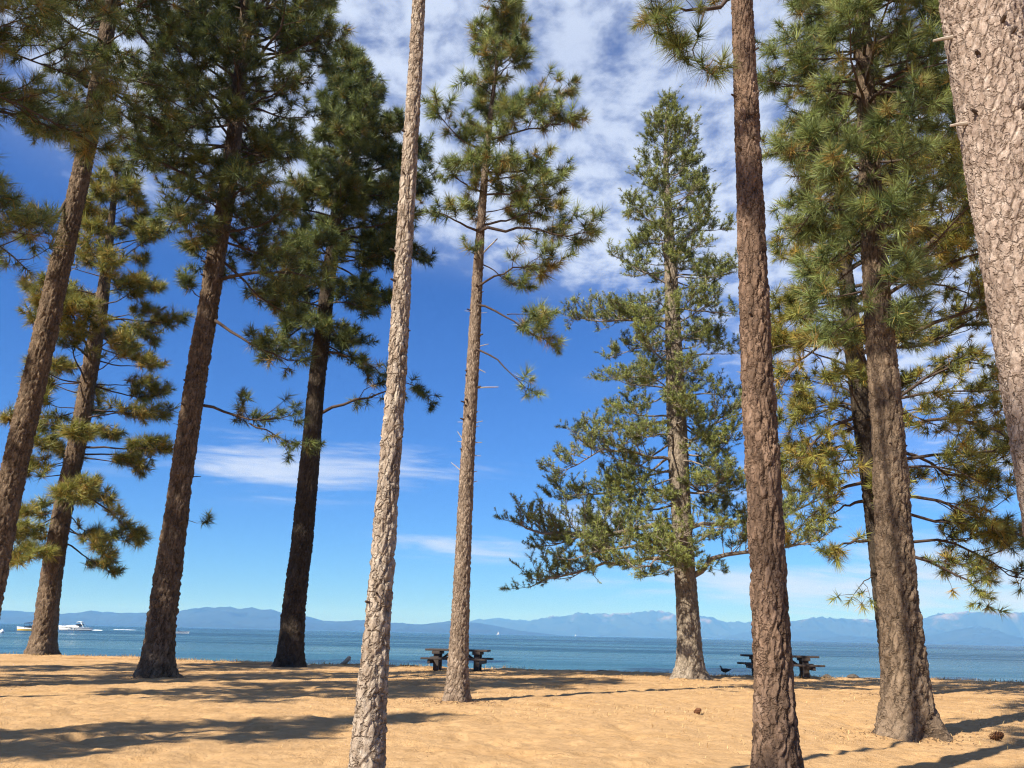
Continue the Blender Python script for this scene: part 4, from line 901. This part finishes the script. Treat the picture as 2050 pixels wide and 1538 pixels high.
def pine_cone(label, px, py, size, rz):
    p = on_ground(px, py); z = float(ground_z(p[0], p[1])); o = thing('pine_cone', label, 'pine cone', (p[0], p[1], z + size * 0.36), rz, 'fallen pine cones on the sand')
    o.rotation_euler = (math.radians(62), math.radians(15), rz)
    m = MB(); m.loft([[(r * size * math.cos(a), r * size * math.sin(a), zz_ * size) for a in [2 * math.pi * k / 8 for k in range(8)]] for r, zz_ in ((0.05, -0.5), (0.16, -0.4), (0.18, -0.1), (0.12, 0.3), (0.03, 0.55))]); m.build('core', M_CONE, o)
    sc = MB(); sc.add([(0, -0.09, 0), (0.16, -0.11, 0.02), (0.25, 0, 0.075), (0.16, 0.11, 0.02), (0, 0.09, 0), (0.15, 0, -0.03)], [[0, 1, 5], [1, 2, 5], [2, 3, 5], [3, 4, 5], [4, 0, 5], [0, 4, 3, 2, 1]])
    me = None
    for k in range(64):
        t_ = k / 63; a = k * 2.39996; zz_ = -0.46 + 0.95 * t_; r = 0.15 * math.sin(math.pi * min(1, 0.25 + 0.75 * t_)) + 0.03; sz = size * (0.6 + 0.75 * math.sin(math.pi * (0.15 + 0.7 * t_)))
        if me is None: q = sc.build('scale', M_CONE, o); me = q.data
        else: q = link('scale', me, M_CONE, o)
        q.matrix_local = Matrix.Translation((r * size * math.cos(a), r * size * math.sin(a), zz_ * size)) @ Matrix.Rotation(a, 4, 'Z') @ Matrix.Rotation(math.radians(28 - 75 * t_), 4, 'Y') @ Matrix.Diagonal((sz, sz, sz, 1))


pine_cone('larger brown pine cone lying beyond the foot of the big rooted pine', 1995, 1480, 0.17, 0.7)
pine_cone('smaller brown pine cone lying alone on open sand', 1397, 1433, 0.13, 2.0)

# dry grass and needle litter
rg = np.random.default_rng(77)


def scatter(name, label, N, accept, hgt, wid, flat, mat, X=None, Y=None):
    if X is None:
        M_ = N * 14; X = rg.uniform(-24, 26, M_); Y = 9.0 + rg.random(M_) ** 0.8 * 30; ok = (Y < shore_y(X) + 0.1) & (rg.random(M_) < accept(X, Y)); X = X[ok][:N]; Y = Y[ok][:N]
    n = len(X)
    X = X + rg.normal(0, 0.05, n); Z = ground_z(X, Y); a = rg.uniform(0, 6.28, n); e = np.radians(rg.uniform(flat[0], flat[1], n)); h = rg.uniform(hgt[0], hgt[1], n); w_ = wid * (0.7 + Y / 25)
    P0 = np.stack([X, Y, Z], -1); D = np.stack([np.cos(a) * np.cos(e), np.sin(a) * np.cos(e), np.sin(e)], -1) * h[:, None]; S = np.stack([-np.sin(a), np.cos(a), a * 0], -1) * w_[:, None] / 2
    mid = P0 + D * 0.55; tip = P0 + D; tip[:, 2] -= 0.25 * h * np.cos(e); tip[:, 2] = np.maximum(tip[:, 2], Z + 0.004)
    V = np.stack([P0 - S + [0, 0, 0.003], P0 + S + [0, 0, 0.003], mid + S * 0.8 + [0, 0, 0.004], mid - S * 0.8 + [0, 0, 0.004], tip], 1).reshape(-1, 3); b = np.arange(n)[:, None] * 5
    F = np.concatenate([b + [0, 1, 2], b + [0, 2, 3], b + [3, 2, 4]])
    tint = np.repeat(rg.random(n), 5)
    link(name, mesh(name, V, F, 3, False, {'tint': tint}), mat, kind='stuff', label=label)


def tint_mat(name, a, b2):
    m, t, b = new_mat(name); t.put(b.inputs['Base Color'], t.mix(t.new('ShaderNodeAttribute', attribute_name='tint').outputs['Fac'], a, b2)); b.inputs['Roughness'].default_value = 0.8; return m


patch = lambda X, Y: np.clip((fbm(X * 0.35, Y * 0.6, 61, 3) - 0.52) * 7, 0, 1) * np.clip(0.25 + (X + 2) / 8 + np.clip((Y - 22) / 8, 0, 1), 0.03, 1)
scatter('dry_grass', 'sparse dry straw-coloured grass on the sand', 10000, patch, (0.03, 0.10), 0.006, (15, 75), tint_mat('dry_grass', (0.42, 0.25, 0.09), (0.60, 0.42, 0.20)))
scatter('needle_litter', 'fallen brown needles and twigs scattered over the sand', 11000, lambda X, Y: np.clip((fbm(X * 0.5, Y * 0.7, 71, 3) - 0.40) * 4, 0.08, 1), (0.05, 0.16), 0.006, (-2, 9), tint_mat('needle_litter', (0.12, 0.06, 0.03), (0.40, 0.22, 0.09)))
feet = [(o.location.x, o.location.y) for o in COL.objects if o.name.startswith('pine_tree') and o.type == 'EMPTY' and o.location.y > 5]
FX, FY = [], []
for (a_, c_) in feet:
    if c_ > 30: continue
    q_ = rg.uniform(0, 6.28, 420); r_ = 0.35 + np.abs(rg.normal(0, 0.55, 420)); FX.append(a_ + r_ * np.cos(q_)); FY.append(c_ + r_ * np.sin(q_) * 0.9 - 0.1)
scatter('bark_litter', 'bark flakes and brown needles heaped round the trunk feet', 9000, None, (0.03, 0.11), 0.014, (-2, 25), tint_mat('bark_litter', (0.07, 0.04, 0.025), (0.28, 0.16, 0.08)), np.concatenate(FX), np.concatenate(FY))
bank = lambda X, Y: np.clip(1 - np.abs(Y - shore_y(X) + 0.7) / 0.9, 0, 1) * np.clip((fbm(X * 0.5, Y * 0.2, 81, 3) - 0.38) * 5, 0, 1)
scatter('bank_grass', 'dry grass fringe along the edge of the bank', 9000, bank, (0.05, 0.16), 0.008, (30, 85), tint_mat('bank_grass', (0.16, 0.11, 0.045), (0.45, 0.30, 0.12)))
